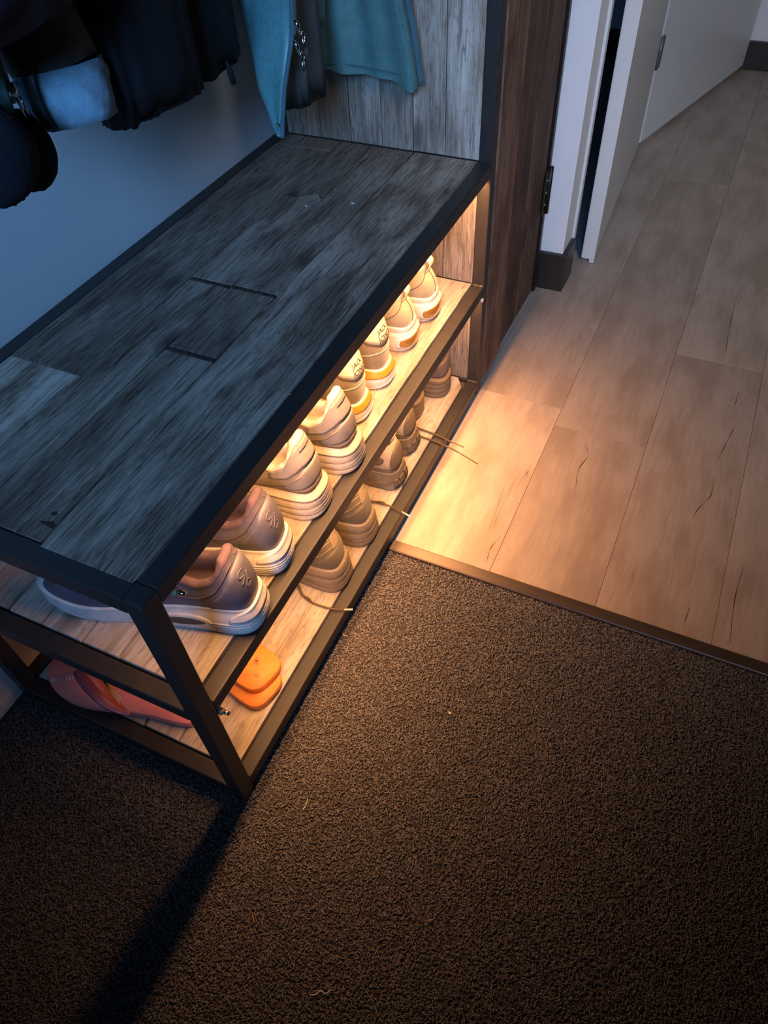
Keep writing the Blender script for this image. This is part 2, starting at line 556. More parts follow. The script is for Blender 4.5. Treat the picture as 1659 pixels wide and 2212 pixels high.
def shelf(name, z, rows, wmat, th=0.014):
    """rows: (x0, x1, [(y0, y1, tone, bleach)...]). A backing board carries the planks."""
    s = box(name, -D + T + 0.001, -T - 0.001, T + 0.001, L - T - 0.001, z - th - 0.006, z - th, M['board'], rack)
    for i, (x0, x1, cells) in enumerate(rows):
        for j, cell in enumerate(cells):
            y0, y1, tn, bl = cell[:4]
            poly = cell[4] if len(cell) > 4 else jag(x0 + 0.0006, x1 - 0.0006, y0, y1, i * 17 + j, 0.0016)
            top = z + random.uniform(0.0002, 0.0009)
            o = prism('plank', poly, z - th + 0.0005, top, wmat, s, bevel=0.0009)
            tone(o, tn, bl)
    return s


y0, y1 = T + 0.0015, L - T - 0.001
crackB = [(-0.2255, 0.517), (-0.1505, 0.517), (-0.151, 0.75), (-0.1535, 1.0165), (-0.2215, 1.0165), (-0.2215, 0.93), (-0.2235, 0.86), (-0.2255, 0.75)]
shelf('bench_top', ZT, [
    (-0.149, -T, [(T - 0.004, y1, 0.47, 0.75)]),
    (-0.2265, -0.1495, [(y0, 0.3495, 0.42, 0.5), (0.350, 0.3575, 0.10, 0.0), (0.358, 0.5085, 0.40, 0.15), (0.509, 0.5165, 0.10, 0.0), (0.517, y1, 0.41, 0.35, crackB)]),
    (-0.297, -0.227, [(y0, 0.5065, 0.42, 0.4), (0.507, 0.5145, 0.11, 0.0), (0.515, 0.79, 0.44, 0.6,
        [(-0.2965, 0.515), (-0.2275, 0.515), (-0.2275, 0.75), (-0.229, 0.80), (-0.24, 0.812), (-0.255, 0.80), (-0.268, 0.785), (-0.2965, 0.788)]),
        (0.8, y1, 0.34, 0.2, [(-0.2965, 0.7895), (-0.268, 0.787), (-0.255, 0.802), (-0.24, 0.8145), (-0.2295, 0.803), (-0.2265, 0.87), (-0.2245, 1.0165), (-0.2965, 1.0165)])]),
    (-0.419, -0.2975, [(y0, 0.262, 0.60, 1.0), (0.2626, 0.97, 0.38, 0.2), (0.9715, y1, 0.33, 0.1)]),
], M['bench_wood'])
bt = bpy.data.objects['bench_top']
for k, poly in enumerate(([(-0.172, 0.048), (-0.166, 0.0465), (-0.158, 0.0455), (-0.1515, 0.0445), (-0.151, 0.050), (-0.157, 0.0535), (-0.163, 0.0505)],
                          [(-0.168, 0.061), (-0.162, 0.059), (-0.159, 0.063), (-0.164, 0.066)])):
    prism("nail_stain", poly, ZT + 0.0006, ZT + 0.0011, M['crack'], bt)
sx = [-0.419, -0.342, -0.282, -0.212, -0.150, -T]
shelf('middle_shelf', ZM, [(a + 0.0008, b - 0.0008, [(y0 + random.uniform(0.001, 0.003), y1, random.uniform(0.46, 0.54), random.uniform(0.1, 0.4))]) for a, b in zip(sx, sx[1:])], M['shelf_wood'])
sx = [-0.419, -0.335, -0.268, -0.199, -0.133, -T]
rows = []
for a, b in zip(sx, sx[1:]):
    ya = y0 + random.uniform(0.001, 0.003)
    cell = (ya, y1, random.uniform(0.46, 0.54), random.uniform(0.1, 0.4))
    if b == -T:
        cell += ([(a + 0.001, ya), (b - 0.0025, ya), (b - 0.0025, y1 - 0.03), (b - 0.022, y1), (a + 0.001, y1)],)
    rows.append((a + 0.0008, b - 0.0008, [cell]))
shelf('bottom_shelf', ZB, rows, M['shelf_wood'], th=0.010)

# end panel of upright planks, in three fields between the rails
ex = [-0.419, -0.345, -0.281, -0.216, -0.153, -0.091, -T]
for nm, za, zb in (('end_panel', ZT + 0.001, UP - T - 0.001), ('end_panel', ZM + 0.001, ZT - T - 0.001), ('end_panel', ZB + 0.001, ZM - T - 0.001)):
    s = box(nm, -D + T + 0.001, -T - 0.001, L - 0.010, L - 0.004, za, zb, M['board'], rack)
    for i, (a, b) in enumerate(zip(ex, ex[1:])):
        yo = L - T + random.uniform(0.0005, 0.0028)
        bm = bmesh.new()
        add_box(bm, a + 0.0008, b - 0.0008, yo, L - 0.0105, za, zb)
        bmesh.ops.bevel(bm, geom=[e for e in bm.edges if all(abs(v.co.y - yo) < 1e-6 for v in e.verts)], offset=0.001, segments=1, affect='EDGES')
        o = from_bm(bm, 'plank', M['panel_wood'], s)
        tone(o, [0.33, 0.36, 0.44, 0.44, 0.52, 0.56][i] if za > 0.5 else 0.42, [0.1, 0.15, 0.4, 0.4, 0.7, 0.9][i] if za > 0.5 else 0.15, 0.1 * i + za * 0.0)

# light strips under the two front rails, each with a loose power plug
for nm, z, en, py, px in (('light_strip', ZT - T, 5.4, 0.047, -0.010), ('light_strip', ZM - T, 3.1, 0.031, -0.006)):
    s = box(nm, -0.0165, -0.0085, 0.09, L - T - 0.006, z - 0.0028, z - 0.0006, M['led'], rack)
    d = bpy.data.lights.new('strip_light', 'AREA'); d.shape = 'RECTANGLE'
    d.size = 0.008; d.size_y = L - T - 0.006 - 0.09; d.energy = en; d.color = LED; d.spread = math.radians(140)
    lo = bpy.data.objects.new('strip_light', d); COL.objects.link(lo)
    lo.location = (-0.0125, (0.09 + L - T - 0.006) / 2, z - 0.0032)
    zz = z - 0.010
    tube('lead', spline([(-0.0125, 0.092, z - 0.0022), (-0.020, 0.075, z - 0.004), (-0.034, 0.058, zz), (px - 0.030, py - 0.004, zz + 0.001)], 6), 0.0014, M['plug'], s, 7)
    plug = tube('power_plug', [(px - 0.030, py - 0.004, zz + 0.001), (px - 0.012, py - 0.002, zz), (px - 0.010, py - 0.002, zz), (px + 0.008, py, zz), (px + 0.0082, py, zz)],
                [0.002, 0.0025, 0.0045, 0.0045, 0.002], M['plug'], s, n=12)
    bm = bmesh.new()
    for k in range(4):
        x = px - 0.003 + k * 0.0028
        add_tube(bm, [(x, py - 0.0008, zz), (x + 0.0014, py - 0.0006, zz)], 0.0050, 12)
    from_bm(bm, 'plug_rib', M['plug'], s)
    tube('plug_barrel', [(px + 0.008, py, zz), (px + 0.017, py + 0.001, zz)], 0.0028, M['brass'], s, n=12)
bm = bmesh.new(); add_tube(bm, [(0.0002, L - 0.031, ZM - T - 0.004), (0.0025, L - 0.031, ZM - T - 0.004)], 0.0045, 12)
add_box(bm, -0.003, 0.0004, L - 0.033, L - 0.029, ZM - T - 0.006, ZM - T + 0.0004)
from_bm(bm, 'cable_clip', M['white_plastic'], rack)

# ------------------------------------------------------------------ cabinet beside the rack
cab = thing('cabinet', 'tall reclaimed wood cabinet with rusty brown planks between shoe rack and white wall', 'cabinet', (0, 1.05, 0))
box('carcass', -0.42, -0.022, 0.0, 0.43, 0.0, 1.9, M['dark'], cab)
cd = box('cabinet_door', -0.021, -0.0135, 0.004, 0.408, 0.024, 1.88, M['board'], cab)
for a, b, xo, tn, bl in ((0.002, 0.130, 0.0, 0.58, 0.25), (0.1315, 0.262, -0.005, 0.30, 0.2), (0.2632, 0.402, -0.004, 0.34, 0.2)):
    bm = bmesh.new()
    rows = []
    rnd = random.Random(int(a * 1000))
    n = 26
    rr0 = [rnd.uniform(0, 0.0025) for _ in range(n + 1)]
    for i in range(n + 1):
        z = 0.02 + (1.885 - 0.02) * i / n
        rows.append([(-0.013, a, z), (xo - 0.001, a + rr0[i] * 0.4, z), (xo, a + 0.0015, z), (xo, b - 0.002 - rr0[i], z), (xo - 0.0015, b - rr0[i], z), (-0.013, b, z)])
    vs = add_grid(bm, rows, close_u=True)
    bm.faces.new(vs[0]); bm.faces.new(vs[-1][::-1])
    tone(from_bm(bm, 'plank', M['cab_wood'], cd), tn, bl)
box('door_frame', -0.02, 0.001, 0.4085, 0.426, 0.012, 1.9, M['hinge'], cab, bevel=0.001)
hb = box('hinge', 0.0, 0.004, 0.380, 0.412, 0.235, 0.338, M['hinge'], cab, bevel=0.0015)
tube('hinge_pin', [(0.006, 0.408, 0.231), (0.006, 0.408, 0.342)], 0.006, M['hinge'], hb, n=10)
for k in range(3):
    bm = bmesh.new()
    bmesh.ops.create_uvsphere(bm, u_segments=8, v_segments=5, radius=0.0032, matrix=Matrix.Translation((0.0045, 0.392, 0.258 + k * 0.029)))
    from_bm(bm, 'screw', M['hinge_grey'], hb, smooth=True)
# ------------------------------------------------------------------ shoes
HW = [(0, 0), (0.004, 0.28), (0.015, 0.44), (0.04, 0.565), (0.08, 0.62), (0.14, 0.64), (0.25, 0.63), (0.40, 0.67), (0.55, 0.775), (0.68, 0.86), (0.78, 0.845),
      (0.87, 0.745), (0.93, 0.60), (0.97, 0.43), (0.99, 0.27), (1.0, 0.0)]
HC = [(0, 0), (0.015, 0.42), (0.05, 0.66), (0.12, 0.86), (0.25, 0.98), (0.45, 1.0), (0.62, 0.93), (0.78, 0.78), (0.90, 0.56), (0.97, 0.32), (1, 0)]


def leather(name, col, rough=0.55, sc=220, bm_=0.12, **k):
    M[name] = plain(name, col, rough, 0.08, sc, bm_, bdist=0.0006, **k)


leather('mauve_leather', (0.090, 0.087, 0.122), 0.5)
leather('mauve_lining', (0.070, 0.044, 0.066), 0.95, 500, 0.6)
leather('white_rubber', (0.66, 0.63, 0.60), 0.45, 300, 0.05)
leather('stone_leather', (0.235, 0.215, 0.215), 0.6)
leather('stone_suede', (0.225, 0.188, 0.155), 0.9, 400, 0.4, sheen=0.1)
leather('cream_lining', (0.62, 0.55, 0.45), 0.9, 500, 0.4)
leather('cream_rubber', (0.60, 0.53, 0.43), 0.5, 200, 0.08)
leather('groove', (0.17, 0.135, 0.10), 0.7)
leather('olive_suede', (0.25, 0.205, 0.135), 0.92, 400, 0.5, sheen=0.3)
leather('cream_leather', (0.70, 0.64, 0.48), 0.55)
leather('orange_rubber', (0.85, 0.30, 0.035), 0.45, 200, 0.03)
leather('ink', (0.05, 0.045, 0.04), 0.6)
leather('sand_suede', (0.36, 0.31, 0.22), 0.92, 400, 0.4, sheen=0.3)
leather('moss_suede', (0.115, 0.092, 0.058), 0.92, 300, 0.6, sheen=0.1)
leather('moss_rubber', (0.26, 0.205, 0.14), 0.5, 150, 0.2)
leather('hike_mesh', (0.46, 0.37, 0.27), 0.85, 500, 0.5)
leather('hike_dark', (0.125, 0.10, 0.07), 0.75, 250, 0.3)
leather('hike_rubber', (0.20, 0.165, 0.115), 0.7, 200, 0.3)
leather('plum_leather', (0.135, 0.10, 0.112), 0.55, 90, 0.2)
leather('brown_rubber', (0.20, 0.145, 0.095), 0.65, 200, 0.2)
leather('lace_brown', (0.13, 0.09, 0.045), 0.8, 900, 0.5)
leather('lace_pale', (0.62, 0.58, 0.5), 0.8, 900, 0.5)
m, nt, b = new_mat('amber_window'); M['amber'] = m
b.inputs['Base Color'].default_value = (0.45, 0.23, 0.05, 1); b.inputs['Roughness'].default_value = 0.05
b.inputs['Transmission Weight'].default_value = 0.55; b.inputs['IOR'].default_value = 1.45
b.inputs['Coat Weight'].default_value = 0.6


HWW = [(math.acos(1 - 2 * x) / PI, v) for x, v in HW]


def hw_smooth(u):
    w = math.acos(max(-1.0, min(1.0, 1 - 2 * u))) / PI
    n = len(HWW)
    for i in range(n - 1):
        x0, y0_ = HWW[i]; x1, y1_ = HWW[i + 1]
        if w <= x1 or i == n - 2:
            def tan(k):
                if k == 0:
                    return (HWW[1][1] - HWW[0][1]) / (HWW[1][0] - HWW[0][0])
                if k == n - 1:
                    return (HWW[-1][1] - HWW[-2][1]) / (HWW[-1][0] - HWW[-2][0])
                return (HWW[k + 1][1] - HWW[k - 1][1]) / (HWW[k + 1][0] - HWW[k - 1][0])
            h = x1 - x0; t = (w - x0) / h
            return max(0.0, (2 * t ** 3 - 3 * t * t + 1) * y0_ + (t ** 3 - 2 * t * t + t) * h * tan(i) + (-2 * t ** 3 + 3 * t * t) * y1_ + (t ** 3 - t * t) * h * tan(i + 1))
    return 0.0


def sp(t, p):
    return max(0.0, math.sin(PI * t)) ** p


class Shoe:
    def __init__(s, L=0.30, W=0.050, heel=0.040, toe=0.022, spring=0.012, heel_up=0.004, zc=None, toe_h=0.055, throat=0.115,
                 inset=0.004, lean=0.016, bulge=0.003, prof=None, collar_w=0.027, collar_end=0.40, side=1, roll=0.006, insole=0.006):
        s.__dict__.update(locals())
        s.zc = zc or [(0, 0.118), (0.06, 0.116), (0.2, 0.102), (0.45, 0.092), (0.75, 0.104), (1.0, throat)]
        s.prof = prof or (lambda f, u: 0.0)

    def hw(s, u):
        return hw_smooth(u) * s.W

    def ctr(s, u):
        return s.side * (0.005 * math.sin(PI * min(1, u) ** 1.3) - 0.003 * u)

    def C(s, a):
        a %= 1.0
        u = (1 - math.cos(2 * PI * a)) / 2
        sg = 1 if a < 0.5 else -1
        return Vector((-u * s.L, sg * s.hw(u) + s.ctr(u), 0)), u, sg

    def N(s, a):
        d = s.C(a + 0.004)[0] - s.C(a - 0.004)[0]
        n = Vector((-d.y, d.x, 0)).normalized()
        p, u, sg = s.C(a)
        if n.dot(p - Vector((-0.5 * s.L, 0, 0))) < 0 and (u < 0.05 or u > 0.95):
            n = -n
        elif 0.05 <= u <= 0.95 and n.y * sg < 0:
            n = -n
        return n

    def top(s, u):
        return s.heel + (s.toe + 0.004 - s.heel) * smooth01(0.12, 0.72, u) + s.spring * smooth01(0.75, 1.0, u) * 0.9

    def bot(s, u):
        return s.spring * smooth01(0.72, 1.0, u) ** 1.4 + s.heel_up * (1 - smooth01(0.0, 0.08, u))

    def S(s, a, f):
        p, u, sg = s.C(a)
        z = s.bot(u) + (s.top(u) - s.bot(u)) * f
        q = p + s.N(a) * s.prof(f, u)
        return Vector((q.x, q.y, z))

    def collar(s, kk, sg):
        uc = 0.035 + (s.collar_end - 0.035) * kk
        x = -uc * s.L - s.lean * (1 - kk) * 0.6
        return Vector((x, sg * lerp_tab(HC, kk) * s.collar_w + s.ctr(uc), lerp_tab(s.zc, kk)))

    def U(s, a, f):
        f = max(0.0, min(1.0, f))
        p, u, sg = s.C(a)
        B = p - s.N(a) * s.inset
        z0 = s.top(u) - 0.004
        us = 0.5
        if u < us:
            Tp = s.collar(u / us, sg)
        else:
            q = (u - us) / (1 - us)
            uc = s.collar_end + (0.965 - s.collar_end) * q
            zt = lerp_tab([(0, lerp_tab(s.zc, 1)), (0.35, s.toe_h + 0.35 * (lerp_tab(s.zc, 1) - s.toe_h)), (0.75, s.toe_h), (1, s.toe_h - 0.02)], q)
            Tp = Vector((-uc * s.L, s.ctr(uc), zt))
        wf = smooth01(0.22, 0.6, u)
        fh = f ** 1.5
        h = B.lerp(Tp, fh) + s.N(a) * s.bulge * math.sin(PI * min(1, f * 1.1))
        h.z = z0 + (Tp.z - z0) * f
        g = B.lerp(Tp, 1 - math.cos(f * PI / 2))
        g.z = z0 + (Tp.z - z0) * math.sin(f * PI / 2) ** 0.9
        return h.lerp(g, wf)

    # --- meshes
    def loop_mesh(s, fun, nf, n=88, cap0=False, cap1=False):
        bm = bmesh.new()
        rows = [[fun(i / n, k / nf) for i in range(n)] for k in range(nf + 1)]
        vs = add_grid(bm, rows, close_u=True)
        for flag, r in ((cap0, vs[0]), (cap1, vs[-1])):
            if flag:
                for i in range(n // 2):
                    j, k2 = (n - i) % n, n - i - 1
                    q = [r[i], r[i + 1], r[k2], r[j]]
                    q = [v for t, v in enumerate(q) if v not in q[:t]]
                    if len(q) >= 3:
                        try:
                            bm.faces.new(q)
                        except ValueError:
                            pass
        return bm

    def lining_bm(s, n=64):
        bm = bmesh.new()
        rows = []
        loop = []
        for i in range(n):
            b_ = i / n
            kk = (1 - math.cos(2 * PI * b_)) / 2
            loop.append(s.collar(kk, 1 if b_ < 0.5 else -1))
        cen = sum(loop, Vector()) / n
        ins = []
        for i in range(n):
            d = loop[(i + 1) % n] - loop[i - 1]
            v = Vector((-d.y, d.x, 0)).normalized()
            if v.dot(Vector((cen.x - loop[i].x, cen.y - loop[i].y, 0))) < 0:
                v = -v
            ins.append(v)
        r = s.roll
        for ph in (-0.5, 0.0, 0.5, 1.0, 1.57, 2.1, 2.6, 3.14):
            rows.append([loop[i] + ins[i] * (r - r * math.cos(ph)) + Vector((0, 0, r * math.sin(ph))) for i in range(n)])
        zi = s.heel + s.insole
        for t, out in ((0.35, 0.000), (0.75, -0.004), (1.0, -0.003)):
            row = []
            for i in range(n):
                p = loop[i] + ins[i] * (2 * r + out)
                row.append(Vector((p.x, p.y, loop[i].z + (zi - 0.006 * smooth01(0.2, 1, -p.x / (0.5 * s.L)) - loop[i].z) * t)))
            rows.append(row)
        vs = add_grid(bm, rows, close_u=True)
        rr = vs[-1]
        for i in range(n // 2):
            q = [rr[i], rr[i + 1], rr[n - i - 1], rr[(n - i) % n]]
            q = [v for t, v in enumerate(q) if v not in q[:t]]
            if len(q) >= 3:
                bm.faces.new(q)
        return bm

    def patch_bm(s, fun, a0, a1, f0, f1, off=0.0012, na=24, nf=6, th=0.002):
        """Raised panel on surface fun(a, f); f0, f1 may be functions of the run t in 0..1."""
        F0 = f0 if callable(f0) else (lambda t: f0)
        F1 = f1 if callable(f1) else (lambda t: f1)
        outr, inr = [], []
        for i in range(na + 1):
            t = i / na
            a = a0 + (a1 - a0) * t
            ro, ri = [], []
            for k in range(nf + 1):
                f = F0(t) + (F1(t) - F0(t)) * k / nf
                p = fun(a, f)
                du = fun(a + 0.004, f) - fun(a - 0.004, f)
                dv = fun(a, min(1, f + 0.02)) - fun(a, f - 0.02)
                nn = du.cross(dv)
                if nn.length < 1e-9:
                    nn = s.N(a)
                nn.normalize()
                if nn.dot(s.N(a)) < 0 and abs(nn.z) < 0.9:
                    nn = -nn
                if abs(nn.z) >= 0.9 and nn.z < 0:
                    nn = -nn
                ro.append(p + nn * off); ri.append(p + nn * (off - th))
            outr.append(ro); inr.append(ri)
        bm = bmesh.new()
        A = add_grid(bm, outr); B = add_grid(bm, inr)
        per = [(i, 0) for i in range(na)] + [(na, k) for k in range(nf)] + [(i, nf) for i in range(na, 0, -1)] + [(0, k) for k in range(nf, 0, -1)]
        for (i, k), (i2, k2) in zip(per, per[1:] + per[:1]):
            try:
                bm.faces.new((A[i][k], A[i2][k2], B[i2][k2], B[i][k]))
            except ValueError:
                pass
        bmesh.ops.remove_doubles(bm, verts=bm.verts, dist=1e-5)
        return bm

    def on(s, fun, a, f, off):
        p = fun(a, f)
        nn = (fun(a + 0.004, f) - fun(a - 0.004, f)).cross(fun(a, f + 0.02) - fun(a, f - 0.02)).normalized()
        if nn.dot(s.N(a)) < 0:
            nn = -nn
        return p + nn * off

    def build(s, name, label, loc, rot, upper, sole, lining, group, nf=20):
        s.root = thing(name, label, 'shoe', loc, rot, group)
        s.sole = from_bm(s.loop_mesh(s.S, nf, 96, True, True), 'sole', sole, s.root, True)
        s.upper = from_bm(s.loop_mesh(s.U, 14, 88), 'upper', upper, s.root, True)
        s.lining = from_bm(s.lining_bm(), 'lining', lining, s.root, True)
        return s.root

    def patch(s, name, fun, a0, a1, f0, f1, mat, parent=None, **k):
        return from_bm(s.patch_bm(fun, a0, a1, f0, f1, **k), name, mat, parent or s.root, True)

    def line(s, name, fun, pts, r, mat, parent=None, off=0.0006, n=6, sub=5):
        bm = bmesh.new()
        P = spline([(a, f, 0) for a, f in pts], sub)
        add_tube(bm, [s.on(fun, q.x, q.y, off) for q in P], r, n)
        return from_bm(bm, name, mat, parent or s.root, True)

    def tongue_laces(s, tmat, lmat, rows=4, bow=True):
        pts = []
        zt = lerp_tab(s.zc, 1)
        for t in range(7):
            k = t / 6
            pts.append((-(s.collar_end + 0.10 - 0.15 * k) * s.L, zt - 0.014 + 0.030 * k, 0.020 + 0.006 * k))
        bm = bmesh.new()
        rws = []
        for dz in (0, 0.006):
            for x, z, w in (pts if dz == 0 else pts[::-1]):
                uc = -x / s.L
                rws.append([(x + 0.0 * j, s.ctr(uc) + w * j / 4, z + dz - 0.010 * (j / 4) ** 2) for j in range(-4, 5)])
        vs = add_grid(bm, rws)
        bmesh.ops.holes_fill(bm, edges=[e for e in bm.edges if e.is_boundary], sides=0)
        from_bm(bm, 'tongue', tmat, s.root, True)
        for k in range(rows):
            u = 0.54 + 0.055 * k
            a = math.acos(1 - 2 * u) / (2 * PI)
            side = [s.on(s.U, a, f, 0.003) for f in (0.62, 0.72, 0.82, 0.90, 0.96)]
            oth = [s.on(s.U, 1 - a, f, 0.003) for f in (0.96, 0.90, 0.82, 0.72, 0.62)]
            tube('lace', side + oth, 0.0026, lmat, s.root, 7, 0.6)


def window_lens(t):
    return max(0.0, math.sin(PI * t)) ** 0.6


# ---- pair A: mauve leather trainers on chunky white soles with an air slot
def make_mauve(label, loc, rot, side):
    def prof(f, u):
        h = 1 - smooth01(0.14, 0.22, u)
        base = (0.004 - 0.0035 * smooth01(0.3, 0.5, u)) * math.sin(PI * min(1, f * 1.15)) + 0.0035 * (1 - f) * (1 - smooth01(0.45, .6, u))
        rid = 0.0013 * math.sin(2 * PI * f * 10.5) * h * (1 if 0.08 < f < 0.52 else 0)
        return base + rid
    s = Shoe(L=0.312, W=0.0500, heel=0.050, toe=0.024, spring=0.016, prof=prof, side=side, toe_h=0.060, throat=0.122,
             zc=[(0, 0.128), (0.03, 0.127), (0.10, 0.114), (0.22, 0.098), (0.42, 0.088), (0.66, 0.090), (1.0, 0.118)], collar_w=0.0295, roll=0.0068, bulge=0.004)
    s.build('sneaker', label, loc, rot, M['mauve_leather'], M['white_rubber'], M['mauve_lining'], 'mauve leather sneakers', 72)
    s.patch('heel_clip', s.S, -0.105, 0.105, lambda t: 0.62, lambda t: 0.62 + 0.42 * sp(t, 0.5), M['white_rubber'], off=0.0022, th=0.003)
    for sg in (1, -1):
        a0, a1 = (0.150, 0.230) if sg > 0 else (1 - 0.150, 1 - 0.230)
        rim = s.patch('slot_rim', s.S, a0 - 0.012 * sg, a1 + 0.012 * sg, lambda t: 0.50 - 0.26 * window_lens(t), lambda t: 0.50 + 0.26 * window_lens(t), M['white_rubber'], off=0.0016, na=20)
        s.patch('slot_shade', s.S, a0, a1, lambda t: 0.50 - 0.13 * window_lens(t), lambda t: 0.50 + 0.13 * window_lens(t), M['ink'], rim, off=0.0026, na=28)  # dark raised patch painting the shade inside the slot
    # seams of the heel counter, and the raised mark on the heel
    s.patch('heel_counter', s.U, -0.135, 0.135, 0.02, lambda t: 0.30 + 0.58 * sp(t, 0.55), M['mauve_leather'], off=0.0014)
    mk = s.line('heel_mark', s.U, [(0.000, 0.72), (-0.022, 0.73), (-0.026, 0.66), (-0.012, 0.61), (-0.028, 0.54)], 0.0012, M['mauve_leather'], off=0.0008)
    s.line('mark_stroke', s.U, [(0.006, 0.63), (-0.008, 0.54), (-0.020, 0.45)], 0.0012, M['mauve_leather'], mk, off=0.0008)
    s.line('mark_stroke', s.U, [(-0.010, 0.52), (0.002, 0.45), (-0.016, 0.40)], 0.0011, M['mauve_leather'], mk, off=0.0008)
    for sg in (1, -1):
        s.line('seam', s.U, [((0.02 * sg) % 1 if sg > 0 else 1 - 0.02, 0.93), (0.09 if sg > 0 else 0.91, 0.84), (0.15 if sg > 0 else 0.85, 0.62), (0.21 if sg > 0 else 0.79, 0.50)], 0.0011, M['mauve_lining'], off=0.0004) if sg > 0 else \
            s.line('seam', s.U, [(0.98, 0.93), (0.91, 0.84), (0.85, 0.62), (0.79, 0.50)], 0.0011, M['mauve_lining'], off=0.0004)
    s.tongue_laces(M['mauve_leather'], M['mauve_lining'])


# ---- pair B: stone coloured trainers, cream lining, layered wavy soles
def make_stone(label, loc, rot, side):
    def prof(f, u):
        st = (f * 4.2) % 1.0
        return 0.0055 * (1 - f) * (1 - smooth01(0.1, 0.5, u)) + 0.003 * (1 - smooth01(0.75, 1, f)) * (1 - smooth01(0.3, 0.5, u)) + 0.0013 * (abs(math.sin(PI * st)) ** 0.5) - (0.004 * smooth01(0.80, 0.84, f) * (1 - smooth01(.5, .7, u)))
    s = Shoe(L=0.305, W=0.0505, heel=0.050, toe=0.026, spring=0.016, prof=prof, side=side, toe_h=0.060, throat=0.122,
             zc=[(0, 0.131), (0.03, 0.130), (0.09, 0.115), (0.20, 0.094), (0.40, 0.082), (0.64, 0.084), (1.0, 0.114)], collar_w=0.0300, roll=0.0065, bulge=0.0035)
    s.build('sneaker', label, loc, rot, M['stone_suede'], M['cream_rubber'], M['cream_lining'], 'stone grey sneakers')
    for f in (0.235, 0.475, 0.715):
        s.patch('sole_groove', s.S, -0.24, 0.24, lambda t, f=f: f + 0.035 * math.sin(5 * t + 9 * f), lambda t, f=f: f + 0.026 + 0.035 * math.sin(5 * t + 9 * f), M['groove'], s.sole, off=0.0009, th=0.0014, na=40, nf=1)
    s.patch('foxing', s.U, -0.20, 0.20, 0.0, 0.16, M['groove'], off=0.0010, nf=2)
    s.patch('heel_counter', s.U, -0.125, 0.125, 0.17, lambda t: 0.42 + 0.16 * math.sin(PI * t), M['stone_leather'], off=0.0012)
    s.patch('collar_panel', s.U, -0.155, 0.155, lambda t: 0.60 + 0.10 * (1 - math.sin(PI * t)), 0.985, M['stone_leather'], off=0.0018)
    s.patch('heel_tab', s.U, -0.03, 0.03, lambda t: 0.86, 0.99, M['stone_leather'], off=0.0026, na=12, nf=3)
    for sg in (1, -1):
        g = (lambda a: a) if sg > 0 else (lambda a: 1 - a)
        s.line('seam', s.U, [(g(0.06), 0.50), (g(0.12), 0.44), (g(0.18), 0.30), (g(0.26), 0.26)], 0.0009, M['groove'], off=0.0014)
    s.tongue_laces(M['stone_leather'], M['cream_lining'])


# ---- pair C: olive suede sneakers, orange band, lettered cream heel tabs
def text_on(s, fun, lines, a_c, f_top, size_a, size_f, mat, parent, off):
    """Flat print on the heel: glyph meshes laid on the curved surface."""
    for li, txt in enumerate(lines):
        cu = bpy.data.curves.new('lettering', 'FONT'); cu.body = txt; cu.size = 1.0; cu.align_x = 'LEFT'; cu.resolution_u = 8
        cu.offset = 0.012
        tmp = bpy.data.objects.new('lettering', cu); COL.objects.link(tmp)
        dg = bpy.context.evaluated_depsgraph_get(); dg.update()
        me = bpy.data.meshes.new_from_object(tmp.evaluated_get(dg))
        bpy.data.objects.remove(tmp); bpy.data.curves.remove(cu)
        for v in me.vertices:
            a = a_c + size_a * v.co.x
            f = f_top - size_f * (li * 1.0) + size_f * 0.95 * v.co.y - size_f * 0.7
            v.co = s.on(fun, a, f, off)
        me.materials.clear()
        set_obj('lettering', me, mat, parent)


def make_olive(label, loc, rot, side):
    def prof(f, u):
        return 0.0075 * math.sin(PI * (0.25 + 0.75 * f)) * (1 - smooth01(0.2, .5, u)) * (1 if f < 0.99 else 0.9) + 0.0012 * math.sin(9 * u) * (1 - f)
    s = Shoe(L=0.30, W=0.0485, heel=0.037, toe=0.026, spring=0.014, prof=prof, side=side, toe_h=0.058, throat=0.126,
             zc=[(0, 0.142), (0.05, 0.141), (0.16, 0.124), (0.4, 0.104), (0.7, 0.110), (1.0, 0.128)], collar_w=0.027, lean=0.008, bulge=0.0045)
    s.build('sneaker', label, loc, rot, M['olive_suede'], M['white_rubber'], M['cream_lining'], 'olive suede sneakers with orange bands')
    s.patch('orange_band', s.S, -0.19, 0.19, lambda t: 0.60, lambda t: 0.97, M['orange_rubber'], off=0.0010, na=36)
    s.patch('sole_chamfer', s.S, -0.10, 0.10, lambda t: 0.07, lambda t: 0.08 + 0.15 * sp(t, 0.7), M['white_rubber'], s.sole, off=0.0012)
    tab = s.patch('heel_tab', s.U, -0.115, 0.115, lambda t: 0.90 - 0.44 * sp(t, 0.55), 0.995, M['cream_leather'], off=0.0016)
    s.patch('tab_edge', s.U, -0.122, 0.122, lambda t: 0.895 - 0.465 * sp(t, 0.55), lambda t: 0.90 - 0.43 * sp(t, 0.55), M['hike_dark'], tab, off=0.0010, nf=1)
    text_on(s, s.U, ['JACK &', 'JONES'], -0.037, 0.74, 0.0245, 0.125, M['ink'], tab, 0.0020)
    s.line('stitching', s.U, [(-0.13, 0.40), (-0.06, 0.36), (0.0, 0.34), (0.06, 0.36), (0.13, 0.40)], 0.0007, M['cream_leather'], off=0.0003)
    s.tongue_laces(M['olive_suede'], M['cream_lining'])


